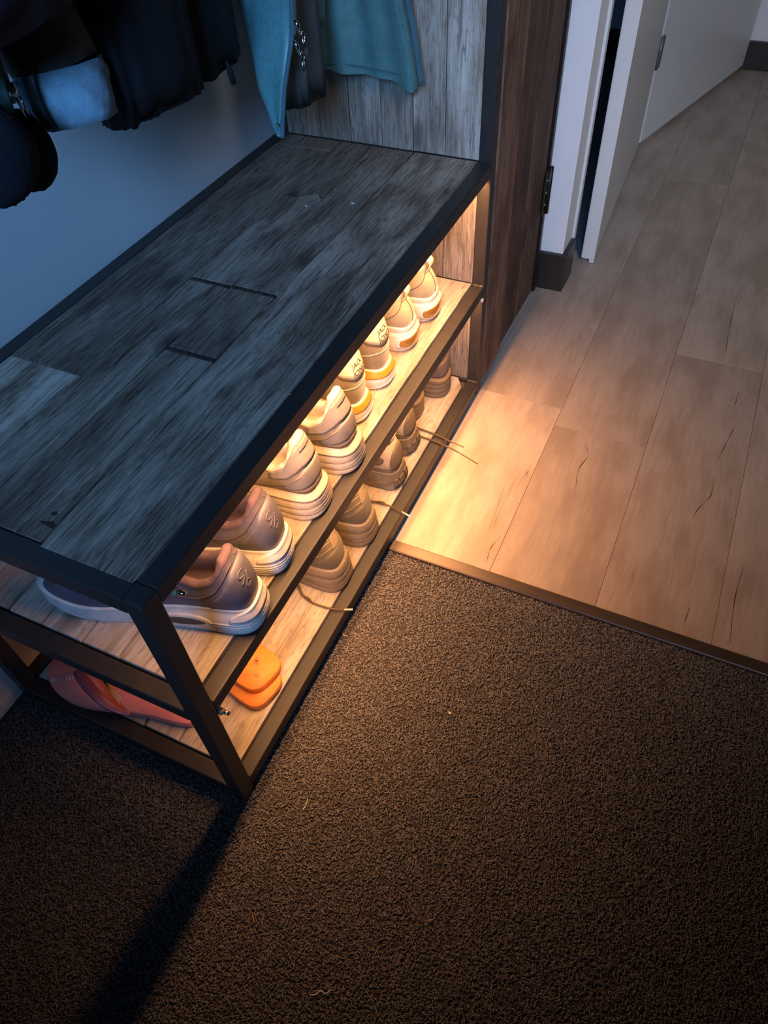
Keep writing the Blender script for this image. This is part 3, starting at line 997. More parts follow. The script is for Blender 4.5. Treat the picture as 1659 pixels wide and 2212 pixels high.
# ---- pair D: sand suede trainers, amber air window, looped pull tab
def make_sand(label, loc, rot, side):
    def prof(f, u):
        return (0.0045 - 0.0035 * smooth01(0.3, 0.5, u)) * math.sin(PI * min(1, 0.15 + f * 0.9)) - 0.0025 * math.exp(-((f - 0.80) / 0.05) ** 2)
    s = Shoe(L=0.30, W=0.0500, heel=0.050, toe=0.028, spring=0.014, prof=prof, side=side, toe_h=0.060, throat=0.126,
             zc=[(0, 0.101), (0.05, 0.100), (0.16, 0.096), (0.4, 0.088), (0.7, 0.096), (1.0, 0.118)], collar_w=0.0265, lean=0.015, bulge=0.004)
    s.build('sneaker', label, loc, rot, M['sand_suede'], M['white_rubber'], M['cream_lining'], 'sand suede sneakers with amber heel windows')
    fr = s.patch('window_rim', s.S, -0.090, 0.090, lambda t: 0.40 - 0.30 * max(0.0, window_lens(t)) ** 0.4, lambda t: 0.40 + 0.30 * max(0.0, window_lens(t)) ** 0.4, M['white_rubber'], off=0.0022, na=48, th=0.003)
    s.patch('air_window', s.S, -0.076, 0.076, lambda t: 0.40 - 0.205 * max(0.0, window_lens(t)) ** 0.35, lambda t: 0.40 + 0.205 * max(0.0, window_lens(t)) ** 0.35, M['amber'], fr, off=0.0028, na=48)
    for k in (-0.030, 0.022):
        s.patch('window_pillar', s.S, k - 0.0025, k + 0.0025, 0.24, 0.56, M['cream_leather'], fr, off=0.0014, na=4, nf=3)
    s.line('seam', s.U, [(0.0, 0.97), (0.004, 0.6), (0.0, 0.1)], 0.0009, M['moss_suede'], off=0.0002)
    for g in (1, -1):
        s.line('seam', s.U, [((0.02 * g) % 1.0 if g > 0 else 0.98, 0.96), (0.06 if g > 0 else 0.94, 0.7), (0.12 if g > 0 else 0.88, 0.42), (0.18 if g > 0 else 0.82, 0.25)], 0.0008, M['moss_suede'], off=0.0002)
    # pull loop
    c0 = s.U(0, 0.93)
    loop = spline([c0 + Vector((-0.001, 0, -0.006)), c0 + Vector((0.006, 0, 0.004)), c0 + Vector((0.008, 0, 0.016)), c0 + Vector((0.000, 0, 0.022)), c0 + Vector((-0.010, 0, 0.017)), c0 + Vector((-0.014, 0, 0.006))], 5)
    bm = bmesh.new()
    rws = []
    for off in (0.0, 0.0022):
        for i, p in enumerate(loop if off == 0 else loop[::-1]):
            ii = i if off == 0 else len(loop) - 1 - i
            t = (loop[min(ii + 1, len(loop) - 1)] - loop[max(ii - 1, 0)]).normalized()
            nn = Vector((-t.z, 0, t.x))
            q = p + nn * off
            rws.append([q + Vector((0, y, 0)) for y in (-0.010, -0.004, 0.004, 0.010)])
    add_grid(bm, rws, close_v=True)
    bmesh.ops.holes_fill(bm, edges=[e for e in bm.edges if e.is_boundary], sides=0)
    from_bm(bm, 'pull_loop', M['cream_leather'], s.root, True)
    s.tongue_laces(M['sand_suede'], M['cream_lining'])


# ---- pair E: moss suede shoes with layered soles and loose laces
def make_moss(label, loc, rot, side, lace):
    def prof(f, u):
        return 0.006 * (1 - f) * (1 - smooth01(0.05, 0.4, u)) + 0.0016 * abs(math.sin(PI * f * 3.1)) ** 0.6 + 0.002
    s = Shoe(L=0.295, W=0.0490, heel=0.056, toe=0.028, spring=0.014, prof=prof, side=side, toe_h=0.060, throat=0.128,
             zc=[(0, 0.136), (0.05, 0.135), (0.16, 0.122), (0.4, 0.106), (0.7, 0.112), (1.0, 0.128)], collar_w=0.027, lean=0.018, bulge=0.003)
    s.build('suede_shoe', label, loc, rot, M['moss_suede'], M['moss_rubber'], M['moss_suede'], 'moss suede lace-up shoes')
    for f in (0.32, 0.64):
        s.patch('sole_groove', s.S, -0.2, 0.2, lambda t, f=f: f + 0.07 * math.sin(6 * t + 8 * f), lambda t, f=f: f + 0.03 + 0.07 * math.sin(6 * t + 8 * f), M['hike_dark'], s.sole, off=0.0006, th=0.001, na=40, nf=1)
    s.patch('heel_counter', s.U, -0.13, 0.13, 0.0, lambda t: 0.20 + 0.34 * sp(t, 0.6), M['moss_suede'], off=0.0016)
    for f, w in ((0.46, 0.05), (0.60, 0.07), (0.74, 0.09), (0.80, 0.10)):
        s.line('stitching', s.U, [(-w - 0.05, f - 0.12), (-w, f), (0, f + 0.03), (w, f), (w + 0.05, f - 0.12)], 0.0007, M['moss_rubber'], off=0.0004)
    s.patch('heel_strip', s.U, -0.022, 0.022, 0.5, 0.98, M['moss_rubber'], off=0.0012, na=8)
    s.tongue_laces(M['moss_suede'], M['lace_brown'])
    inv = s.root.matrix_basis.inverted()
    R = Matrix.Rotation(rot, 4, 'Z'); inv = (Matrix.Translation(loc) @ R).inverted()
    pts = [inv @ p for p in spline(lace, 6)]
    tube('loose_lace', pts, [0.0017] * (len(pts) - 6) + [0.0012] * 6, M['lace_brown'], s.root, 7)
    tube('aglet', [pts[-4], pts[-3], pts[-2], pts[-1]], 0.00175, M['lace_pale'], s.root, 8)
    bm = bmesh.new()
    kp = spline([pts[2] + Vector((0, 0, 0.0015)), pts[5] + Vector((0, 0.003, 0.003)), pts[8] + Vector((0, -0.002, 0.002)), pts[12] + Vector((0, 0.002, 0.003)), pts[14] + Vector((0, 0, 0.001))], 5)
    add_tube(bm, kp, 0.0017, 7)
    from_bm(bm, 'lace_twist', M['lace_brown'], s.root, True)


# ---- pair F: hiking shoes
def make_hike(label, loc, rot, side, laces, pale_loop=False):
    def prof(f, u):
        return 0.005 * (1 - f) * (1 - smooth01(0.05, 0.4, u)) + 0.0012 * math.sin(40 * u + 9 * f) * (1 if f < .5 else 0) + 0.001
    s = Shoe(L=0.29, W=0.0500, heel=0.042, toe=0.026, spring=0.014, prof=prof, side=side, toe_h=0.058, throat=0.122,
             zc=[(0, 0.122), (0.05, 0.121), (0.16, 0.110), (0.4, 0.097), (0.7, 0.106), (1.0, 0.124)], collar_w=0.027, lean=0.016, bulge=0.004)
    s.build('hiking_shoe', label, loc, rot, M['hike_mesh'], M['hike_rubber'], M['hike_dark'], 'tan hiking shoes')
    s.patch('rubber_rand', s.U, -0.22, 0.22, 0.0, lambda t: 0.26 + 0.05 * math.sin(9 * t), M['hike_rubber'], off=0.0018, na=40, nf=4)
    s.patch('heel_cup', s.U, -0.062, 0.062, 0.15, lambda t: 0.36 + 0.34 * sp(t, 0.6), M['hike_dark'], off=0.0028, na=20)
    for g in (1, -1):
        a = 0.115 * g
        s.patch('side_patch', s.U, a - 0.032, a + 0.032, lambda t: 0.52 - 0.15 * window_lens(t), lambda t: 0.52 + 0.15 * window_lens(t), M['hike_dark'], off=0.0016, na=16)
    for k in (-0.045, -0.015, 0.015, 0.045):
        s.patch('heel_lug', s.S, k - 0.010, k + 0.010, 0.10, 0.62, M['hike_dark'], s.sole, off=0.0030, na=6, nf=3, th=0.003)
    s.patch('collar_band', s.U, -0.16, 0.16, 0.84, 0.985, M['hike_dark'], off=0.0016, nf=2)
    s.tongue_laces(M['hike_dark'], M['lace_pale'] if pale_loop else M['lace_brown'])
    inv = (Matrix.Translation(loc) @ Matrix.Rotation(rot, 4, 'Z')).inverted()
    for lc in laces:
        pts = [inv @ p for p in spline(lc, 7)]
        tube('loose_lace', pts, [0.0019] * (len(pts) - 7) + [0.0012] * 7, M['lace_brown'], s.root, 7)
    if pale_loop:
        c = s.U(0.0, 0.97)
        pts = spline([c + Vector((0.002, -0.008, -0.008)), c + Vector((0.008, -0.008, 0.006)), c + Vector((0.010, 0, 0.014)), c + Vector((0.008, 0.008, 0.006)), c + Vector((0.002, 0.008, -0.008))], 6)
        tube('heel_loop', pts, 0.0028, M['lace_pale'], s.root, 8)


# ---- pair G: plum leather ankle shoes with ridged heels
def make_plum(label, loc, rot, side):
    def prof(f, u):
        return 0.002 + 0.0017 * (abs(math.sin(PI * f * 4.0)) ** 0.45)
    s = Shoe(L=0.285, W=0.0455, heel=0.050, toe=0.024, spring=0.012, prof=prof, side=side, toe_h=0.056, throat=0.140,
             zc=[(0, 0.150), (0.05, 0.149), (0.2, 0.140), (0.45, 0.130), (0.75, 0.136), (1.0, 0.146)], collar_w=0.028, lean=0.010, bulge=0.003)
    s.build('ankle_shoe', label, loc, rot, M['plum_leather'], M['brown_rubber'], M['plum_leather'], 'plum leather ankle shoes')
    s.patch('welt', s.U, -0.3, 0.3, 0.0, 0.07, M['brown_rubber'], off=0.0030, na=50, nf=2)
    for f in (0.25, 0.5, 0.75):
        s.patch('sole_groove', s.S, -0.2, 0.2, f - 0.02, f + 0.02, M['hike_dark'], s.sole, off=0.0007, th=0.001, na=36, nf=1)
    s.line('seam', s.U, [(0.0, 0.97), (0.0, 0.5), (0.0, 0.12)], 0.001, M['hike_dark'], off=0.0002)
    s.patch('heel_counter', s.U, -0.12, 0.12, 0.06, lambda t: 0.2 + 0.28 * sp(t, 0.6), M['plum_leather'], off=0.0012)
    s.tongue_laces(M['plum_leather'], M['lace_brown'])


ZS = ZM + 0.0010
RD = math.radians
make_mauve('mauve leather sneaker at the near end of the middle shelf, seen from its side', (-0.006, 0.160, ZS), RD(15), 1)
make_mauve('mauve leather sneaker second from the near end of the middle shelf', (-0.022, 0.256, ZS), RD(13), -1)
make_stone('stone grey sneaker on middle shelf, next to the mauve pair', (-0.024, 0.366, ZS), RD(5), 1)
make_stone('stone grey sneaker on middle shelf, next to an orange banded shoe', (-0.018, 0.470, ZS), RD(4), -1)
make_olive('olive sneaker with orange band and lettered tab, beside the stone grey shoe', (-0.054, 0.577, ZS), RD(4), 1)
make_olive('olive sneaker with orange band and lettered tab, beside the amber windowed shoe', (-0.055, 0.675, ZS), RD(4), -1)
make_sand('sand sneaker with amber heel window, beside the orange banded pair', (-0.055, 0.787, ZS), RD(3), 1)
make_sand('sand sneaker with amber heel window, at the far end by the planks', (-0.052, 0.889, ZS), RD(3), -1)
ZL = ZB + 0.0010
make_moss('moss suede shoe on bottom shelf, nearest the orange flip-flops', (-0.030, 0.405, ZL), RD(5), 1,
          [(-0.110, 0.362, ZL + 0.010), (-0.092, 0.347, ZL + 0.004), (-0.070, 0.336, ZL + 0.003), (-0.046, 0.334, ZL + 0.003), (-0.016, 0.338, ZL + 0.0035), (0.012, 0.349, ZL + 0.004)])
make_moss('moss suede shoe on bottom shelf, next to the hiking shoes', (-0.030, 0.516, ZL), RD(4), -1,
          [(-0.085, 0.575, ZL + 0.012), (-0.074, 0.589, ZL + 0.005), (-0.045, 0.592, ZL + 0.004), (-0.020, 0.592, ZL + 0.004), (0.022, 0.583, ZL + 0.003)])
make_hike('tan hiking shoe with pale heel loop, beside the moss suede shoes', (-0.036, 0.669, ZL), RD(5), 1, [], True)
make_hike('tan hiking shoe with two laces trailing over the front rail', (-0.050, 0.768, ZL), RD(4), -1,
          [[(-0.085, 0.823, ZL + 0.010), (-0.062, 0.820, ZL + 0.004), (-0.017, 0.815, ZL + 0.003), (0.018, 0.806, ZL + 0.004), (0.048, 0.802, ZL + 0.003)],
           [(-0.070, 0.806, ZL + 0.010), (-0.052, 0.799, ZL + 0.004), (-0.009, 0.795, ZL + 0.003), (0.037, 0.784, ZL + 0.004), (0.090, 0.771, ZL - 0.002)]])
make_plum('plum leather ankle shoe beside the hiking shoes', (-0.076, 0.866, ZL), RD(3), 1)
make_plum('plum leather ankle shoe at the far corner of the bottom shelf', (-0.050, 0.960, ZL), RD(2.5), -1)

# ---- flip-flops
M['coral'] = plain('coral_foam', (0.95, 0.27, 0.20), 0.6, 0.05, 250, 0.15)
M['orange_foam'] = plain('orange_foam', (0.90, 0.30, 0.06), 0.6, 0.05, 250, 0.15)
M['pink_print'] = plain('pale_print', (0.82, 0.52, 0.45), 0.6, 0.04, 200, 0.05)
M['strap_purple'] = plain('strap_rubber', (0.34, 0.10, 0.13), 0.45, 0.06, 200, 0.05)
M['strap_coral'] = plain('strap_coral', (0.78, 0.20, 0.13), 0.45, 0.06, 200, 0.05)


def flip_flop(label, loc, rot, mat, strap_mat, side, prints=True, worn=False, tilt=0.0, L_=0.285, strap=True, spring=0.004):
    s = Shoe(L=L_, W=0.056, heel=0.016, toe=0.012, spring=spring, heel_up=0.0, side=side, prof=lambda f, u: 0.0015 * math.sin(PI * f))
    root = thing('flip_flop', label, 'sandal', loc, rot, 'flip-flops on the bottom shelf')
    root.rotation_euler = (0, tilt, rot)
    from_bm(s.loop_mesh(s.S, 6, 96, True, True), 'sole', mat, root, True)
    tz = lambda x: s.top(-x / s.L)

    def on(x, y, dz=0.0008):
        return Vector((x, y + s.ctr(-x / s.L), tz(x) + dz))
    toe = on(-0.80 * s.L, 0.004 * side)
    arms = []
    for g, mt in ((1, strap_mat), (-1, strap_mat)) if strap else ():
        end = on(-0.43 * s.L, g * 0.041)
        pts = spline([toe + Vector((0, 0, -0.003)), toe + Vector((0.006, g * 0.004, 0.018)), on(-0.70 * s.L, g * 0.020, 0.028), on(-0.58 * s.L, g * 0.036, 0.024), on(-0.49 * s.L, g * 0.042, 0.008), end + Vector((0.01, 0, -0.004))], 6)
        n = len(pts)
        rr = [0.0035 + 0.0055 * math.sin(PI * min(1, i / (n - 1) * 0.95 + 0.03)) for i in range(n)]
        tube('strap', pts, rr, mt, root, 10, 0.45)
    if prints:
        def ribbon(name, path, w, mt):
            P = spline(path, 8)
            bm = bmesh.new(); rows = []
            for i, p in enumerate(P):
                t = (P[min(i + 1, len(P) - 1)] - P[max(i - 1, 0)]); t.z = 0; t.normalize()
                nn = Vector((-t.y, t.x, 0))
                rows.append([on(q.x, q.y, 0.0006) for q in (p + nn * w / 2, p - nn * w / 2)])
            add_grid(bm, rows)
            return from_bm(bm, name, mt, root)
        Lx = s.L
        for k in range(4):
            ribbon('printed_line', [(-0.88 * Lx + 0.006 * k, -side * 0.034 + 0.002 * k, 0), (-0.76 * Lx + 0.004 * k, -side * 0.014, 0), (-0.62 * Lx + 0.004 * k, side * (0.002 + 0.004 * k), 0), (-0.48 * Lx, side * (0.022 + 0.003 * k), 0)], 0.0022, M['pink_print'])
        P = spline([(-0.93 * Lx, side * 0.030, 0), (-0.86 * Lx, side * 0.020, 0), (-0.80 * Lx, side * 0.002, 0), (-0.80 * Lx, -side * 0.016, 0), (-0.84 * Lx, -side * 0.034, 0)], 5)
        bm = bmesh.new()
        for i in range(len(P) - 1):
            a_, b_ = P[i], P[i + 1]
            t = (b_ - a_).normalized(); nn = Vector((-t.y, t.x, 0)) * 0.0042
            c_ = a_ + (b_ - a_) * 0.74
            vs = [bm.verts.new(on(q.x, q.y, 0.0007)) for q in (a_ + nn, a_ - nn, c_ - nn, c_ + nn)]
            bm.faces.new(vs)
        o = from_bm(bm, 'printed_dashes', M['pink_print'], root); o['kind'] = 'stuff'
    if worn:
        rnd = random.Random(4)
        bm = bmesh.new()
        for k in range(5):
            cx_, cy_ = -0.022 - 0.055 * rnd.random(), (rnd.random() - 0.5) * 0.05
            n = 9
            bm.faces.new([bm.verts.new(on(cx_ + 0.006 * rnd.uniform(0.5, 1.2) * math.cos(2 * PI * i / n), cy_ + 0.004 * rnd.uniform(0.4, 1.3) * math.sin(2 * PI * i / n), 0.0006)) for i in range(n)])
        o = from_bm(bm, 'scuff', M['strap_coral'], root); o['kind'] = 'stuff'
    return root


flip_flop('coral flip-flop with pale printed lines, lying along the near rail of the bottom shelf', (-0.118, 0.090, ZL), RD(8), M['coral'], M['strap_purple'], -1)
flip_flop('orange flip-flop lying under another, heel by the front rail', (-0.032, 0.148, ZL), RD(-12), M['orange_foam'], M['strap_coral'], 1, False, strap=False, spring=0.0)
flip_flop('scuffed orange flip-flop stacked on top of another', (-0.042, 0.166, ZL + 0.0163), RD(-14), M['orange_foam'], M['strap_coral'], -1, False, True, spring=0.0)

# ------------------------------------------------------------------ small crumbs
def thread(label, pts, r, mat, cat='thread', group=None, name='lint_thread'):
    o = tube(name, spline(pts, 6), r, mat, None, 6)
    return tag(o, label, cat, group)


M['lint_white'] = plain('lint_white', (0.62, 0.58, 0.52), 0.9)
M['lint_rust'] = plain('lint_rust', (0.55, 0.20, 0.08), 0.8)
zc_ = 0.0036
thread('curly white thread on the carpet, low in the picture', [(0.206, -0.176, zc_), (0.213, -0.172, zc_), (0.217, -0.166, zc_), (0.224, -0.166, zc_), (0.229, -0.159, zc_)], 0.0008, M['lint_white'])
thread('short white thread on carpet near the front post', [(0.086, 0.024, zc_), (0.087, 0.031, zc_), (0.085, 0.040, zc_)], 0.0007, M['lint_white'])
thread('rusty sliver on the carpet, in front of the post shadow', [(0.090, -0.128, zc_), (0.094, -0.131, zc_), (0.097, -0.135, zc_)], 0.0008, M['lint_rust'])
thread('rusty sliver alone on the carpet, toward the bottom edge', [(0.312, -0.036, zc_), (0.318, -0.031, zc_)], 0.0008, M['lint_rust'])
thread('pale curled thread on carpet close to the shelf edge', [(0.004, 0.318, zc_), (0.010, 0.316, zc_), (0.014, 0.318, zc_)], 0.0006, M['lint_white'])


def crumb(label, x, y, z, r, mat):
    bm = bmesh.new()
    bmesh.ops.create_icosphere(bm, subdivisions=2, radius=r)
    for v in bm.verts:
        v.co *= 0.75 + 0.5 * mnoise.noise(v.co * 400 + Vector((x * 90, y * 90, 0)))
        v.co.x *= 1.4; v.co.z *= 0.6
    o = from_bm(bm, 'crumb', mat, None, True); o.location = (x, y, z + r * 0.35)
    return tag(o, label, 'crumb')


crumb('pale crumb on the lit carpet', 0.231, 0.254, zc_, 0.0026, M['lint_white'])
crumb('tiny rusty crumb on the carpet beside the thread', 0.193, 0.082, zc_, 0.0018, M['lint_rust'])
crumb('white paint chip on bench top, toward its front plank', -0.169, 0.800, ZT + 0.0009, 0.0030, M['lint_white'])
crumb('white paint chip on bench top, toward the wall', -0.238, 0.765, ZT + 0.0009, 0.0024, M['lint_white'])
crumb('bright speck on front edge of the bench top', -0.023, 0.330, ZT + 0.0007, 0.0014, M['lint_white'])
# ------------------------------------------------------------------ garments on the wall
def cloth(name, col, rough=0.85, sc=300, bm_=0.3, sheen=0.15):
    M[name] = plain(name, col, rough, 0.10, sc, bm_, bdist=0.0008, sheen=sheen)


cloth('navy_purple', (0.020, 0.014, 0.045), sheen=0.0)
cloth('grey_green_cloth', (0.055, 0.060, 0.055), sheen=0.0)
cloth('khaki_cloth', (0.17, 0.165, 0.145), sheen=0.0)
cloth('pale_blue_cloth', (0.33, 0.56, 0.70))
cloth('black_wool', (0.004, 0.0045, 0.007), sheen=0.0)
cloth('black_fleece', (0.0035, 0.0035, 0.006), sheen=0.0)
cloth('teal_leather', (0.10, 0.26, 0.275), 0.42, 150, 0.15, 0.0)
cloth('slate_lining', (0.085, 0.095, 0.088), sheen=0.0)
cloth('teal_cloth', (0.08, 0.205, 0.20), 0.6, 200, 0.15)
cloth('dark_teal', (0.06, 0.15, 0.18))  # darker teal of the zip tape, hem seam, loop and second facing
cloth('navy_knit', (0.006, 0.008, 0.016), 0.95, 180, 0.8, 0.0)

board_ = thing('hook_board', 'plank with steel coat hooks fixed high on the wall above the bench', 'coat rack', (-0.449, 0.0, 1.50))
bk = box('board', 0.0, 0.018, 0.02, 1.0, -0.05, 0.05, M['bench_wood'], board_, bevel=0.002)
for i in range(9):
    y = 0.10 + 0.105 * i
    tube('hook', spline([(0.018, y, 0.0), (0.045, y, -0.004), (0.06, y, 0.012), (0.06, y, 0.03)], 5), 0.004, M['steel'], board_, 8)


def garment(name, label, xb, xf, y0, y1, zh, mat, seed=0, fold=0.008, group=None, zneck=1.49, hem_wave=0.006, nf=5, hem_mat=None, zfun=None, part='body', root=None, ztop=1.40, jagged=0.0, shift=-0.03):
    """A hanging garment: a closed, folded tube from hem to shoulders, narrowing to its loop on a hook."""
    rnd = random.Random(seed)
    ph = [rnd.uniform(0, 2 * PI) for _ in range(6)]
    xc, yc, hx, hy = (xb + xf) / 2, (y0 + y1) / 2, (xf - xb) / 2, (y1 - y0) / 2
    if root is None:
        root = thing(name, label, 'coat', (xc, yc, zh), 0, group)
    n, lev = 72, 16
    rows = []
    o0 = Vector((xc, yc, zh)) if root.location.length == 0 else Vector(root.location)
    for k in range(lev + 1):
        f = k / lev
        z = zh + (ztop - zh) * f
        sh = 1 - 0.72 * smooth01(0.72, 1.0, f)
        row = []
        for i in range(n):
            t = 2 * PI * i / n
            c, s_ = math.cos(t), math.sin(t)
            ex = 0.62
            px = abs(c) ** ex * (1 if c > 0 else -1); py = abs(s_) ** ex * (1 if s_ > 0 else -1)
            w = fold * (1 - 0.75 * f)
            fo = w * (math.sin(nf * t + ph[0]) + 0.6 * math.sin((nf * 2 + 1) * t + ph[1] + 2 * f))
            x = xc + (hx + fo) * px * (sh * 0.6 + 0.4) + (shift * smooth01(0.6, 1.0, f)); x = max(-0.425, x)
            y = yc + (hy + fo * 0.5) * py * sh
            zz = z
            if k == 0:
                zz += hem_wave * math.sin(2 * t + ph[2]) + (zfun(x, y) if zfun else 0) + jagged * (rnd.random() - 0.5)
            elif k == 1 and zfun:
                zz += 0.5 * zfun(x, y)
            row.append(Vector((x, y, zz)) - o0)
        rows.append(row)
    # turned-up hem inside
    inn = [[Vector((p.x * 0.93, p.y * 0.97, p.z + dz)) for p in rows[0]] for dz in (0.004, 0.05)]
    bm = bmesh.new()
    add_grid(bm, inn[::-1] + rows, close_u=True)
    vs = bm.verts
    b = from_bm(bm, part, mat, root, True)
    # shoulders close into the hanging loop
    top = rows[-1]
    cen = sum(top, Vector()) / n
    bm = bmesh.new()
    cap = [[cen + (p - cen) * q + Vector((0, 0, dz)) for p in top] for q, dz in ((1.0, 0.0), (0.7, 0.03), (0.3, 0.05), (0.08, 0.055))]
    add_grid(bm, cap, close_u=True)
    from_bm(bm, 'collar', mat, root, True)
    hook = Vector((-0.392, yc, 1.512)) - o0
    tube('hanging_loop', [cen + Vector((0, 0, 0.05)), hook + Vector((0.012, 0, -0.015)), hook + Vector((0.0103, 0, 0.016))], 0.002, mat, root, 6)
    return root, o0


def local_tube(root, o0, name, pts, r, mat, parent=None, n=8, flat=1.0):
    return tube(name, [Vector(p) - o0 for p in pts], r, mat, parent or root, n, flat)


def sleeve(root, o0, name, path, radii, mat, flat=0.8, n=24, seed=1, fold=0.05):
    rnd = random.Random(seed)
    P = spline(path, 5)
    m_ = len(P)
    R = []
    for i in range(m_):
        t = i / (m_ - 1)
        R.append(lerp_tab([(j / (len(radii) - 1), r) for j, r in enumerate(radii)], t))
    rows = []
    for i, p in enumerate(P):
        t = (P[min(i + 1, m_ - 1)] - P[max(i - 1, 0)]).normalized()
        sx_ = t.cross(Vector((1, 0, 0))).normalized()
        w = t.cross(sx_)
        rows.append([p + sx_ * R[i] * math.cos(2 * PI * k / n) * (1 + fold * math.sin(3 * k + i * 0.9 + seed)) + w * R[i] * flat * math.sin(2 * PI * k / n) * (1 + fold * math.cos(2 * k + i)) - o0 for k in range(n)])
    # open end: turn inside
    e = rows[-1]; c = sum(e, Vector()) / n
    rows.append([c + (q - c) * 0.86 for q in e])
    rows.append([c + (q - c) * 0.80 + (rows[0][0] - e[0]).normalized() * 0.04 for q in e])
    bm = bmesh.new(); vs = add_grid(bm, rows, close_u=True)
    bm.faces.new(vs[-1])
    return from_bm(bm, name, mat, root, True)


# purple jacket, nearest
r, o = garment('jacket', 'dark purple navy jacket hanging nearest, top left', -0.188, -0.150, 0.00, 0.335, 0.934, M['navy_purple'], 1, 0.003, ztop=1.44, shift=0.0)
# grey-green zip jacket with drawcord
r, o = garment('jacket', 'grey green jacket with open zip and drawcord beneath the purple one', -0.30, -0.218, 0.18, 0.277, 0.868, M['grey_green_cloth'], 2, 0.003, ztop=1.36)
z0 = 0.866
local_tube(r, o, 'zipper', spline([(-0.211, 0.262, 0.95), (-0.209, 0.258, 0.91), (-0.210, 0.254, 0.868)], 6), 0.0035, M['pale_blue_cloth'])
local_tube(r, o, 'facing', [(-0.217, 0.240, 0.95), (-0.215, 0.236, 0.91), (-0.213, 0.232, 0.866)], [0.020, 0.021, 0.020], M['teal_cloth'], flat=0.15, n=12)
zp = local_tube(r, o, 'zip_slider', [(-0.206, 0.2555, 0.884), (-0.205, 0.255, 0.874)], 0.0045, M['chrome'])
for dy in (-0.0022, 0.0022):
    local_tube(r, o, 'zip_pull', [(-0.204, 0.257 + dy, 0.873), (-0.203, 0.258 + dy, 0.856)], 0.0012, M['chrome'], zp)
dc = local_tube(r, o, 'drawcord', spline([(-0.209, 0.279, 0.892), (-0.207, 0.272, 0.868), (-0.206, 0.274, 0.852), (-0.206, 0.280, 0.838)], 6), [0.0022] * 10 + [0.0034] * 9, M['black_fleece'])

# khaki jacket: its sleeve hangs in front, cuff turned up in pale blue
r, o = garment('jacket', 'khaki jacket with a pale blue turned-up cuff hanging low', -0.42, -0.348, 0.295, 0.378, 0.955, M['khaki_cloth'], 3, 0.003, ztop=1.38, shift=0.0)
sleeve(r, o, 'sleeve', [(-0.345, 0.335, 1.34), (-0.300, 0.338, 1.10), (-0.264, 0.341, 0.96), (-0.237, 0.343, 0.866)], [0.050, 0.052, 0.050, 0.048], M['khaki_cloth'], 0.7, 28, 3, 0.05)
sleeve(r, o, 'cuff', [(-0.236, 0.343, 0.869), (-0.234, 0.3415, 0.855), (-0.231, 0.337, 0.821)], [0.0500, 0.0515, 0.0500], M['pale_blue_cloth'], 0.7, 28, 3, 0.05)
sleeve(r, o, 'inner_sleeve', [(-0.345, 0.420, 0.98), (-0.318, 0.435, 0.86), (-0.315, 0.437, 0.796)], [0.034, 0.036, 0.034], M['black_wool'], 0.8, 24, 5, 0.03)

# black wool coat and the fleece behind it
r, o = garment('coat', 'long black wool coat with ragged hem in the middle of the row', -0.275, -0.205, 0.398, 0.540, 0.790, M['black_wool'], 4, 0.003, hem_wave=0.004, jagged=0.003)
r, o = garment('jacket', 'short black fleece between the wool coat and the teal leather jacket', -0.41, -0.245, 0.560, 0.690, 0.778, M['black_fleece'], 5, 0.004, hem_wave=0.003)
local_tube(r, o, 'cord_end', [(-0.248, 0.632, 0.785), (-0.246, 0.634, 0.772), (-0.246, 0.637, 0.757)], [0.0025, 0.0042, 0.004], M['black_fleece'])

# teal leather jacket with heavy zip
r, o = garment('jacket', 'teal leather jacket with a heavy metal zip, its corner hanging over the bench', -0.295, -0.216, 0.755, 0.848, 0.682, M['slate_lining'], 6, 0.003, hem_wave=0.003)
zc2 = [(-0.198, 0.728, 0.905), (-0.196, 0.724, 0.855), (-0.199, 0.7185, 0.800), (-0.203, 0.705, 0.765), (-0.205, 0.690, 0.738), (-0.204, 0.678, 0.715), (-0.203, 0.668, 0.697), (-0.201, 0.661, 0.684)]
bk2 = [(-0.30, 0.745, 0.905), (-0.30, 0.752, 0.840), (-0.295, 0.752, 0.790), (-0.285, 0.744, 0.755), (-0.265, 0.722, 0.728), (-0.240, 0.700, 0.707), (-0.222, 0.682, 0.692), (-0.206, 0.664, 0.685)]
up_z = [(-0.20, 0.735, 1.30), (-0.20, 0.733, 1.10)]; up_b = [(-0.31, 0.755, 1.30), (-0.305, 0.752, 1.10)]
A_ = spline(up_z + zc2, 5); B_ = spline(up_b + bk2, 5)
bm = bmesh.new()
rws = []
for a_, b_ in zip(A_, B_):
    nn = (b_ - a_).cross(Vector((0, 0, 1))); nn = nn.normalized() if nn.length > 1e-6 else Vector((0, -1, 0))
    if nn.y > 0:
        nn = -nn
    dd = (b_ - a_).length
    front = [a_.lerp(b_, t) + nn * (0.16 * dd * math.sin(PI * t) + 0.004 * math.sin(7 * t + 30 * a_.z) * math.sin(PI * t)) - o for t in [q / 10 for q in range(11)]]
    back = [p - nn * 0.003 for p in front[::-1]]
    rws.append(front + back)
vs = add_grid(bm, rws, close_u=True)
bm.faces.new(vs[-1]); bm.faces.new(vs[0])
flap = from_bm(bm, 'front_flap', M['teal_leather'], r, True)
zt_ = [p + Vector((0.003, 0.001, 0)) - o for p in A_]
tube('zipper_tape', zt_, 0.0032, M['dark_teal'], flap, 8)
bm = bmesh.new()
for i in range(0, len(A_) * 3 - 3):
    t = i / 3; k = int(t); p = A_[k].lerp(A_[k + 1], t - k) + Vector((0.0058, 0.0015, 0)) - o
    if p.z + o.z > 0.795:
        add_box(bm, p.x - 0.001, p.x + 0.003, p.y - 0.0016, p.y + 0.0016, p.z - 0.0017, p.z + 0.0017)
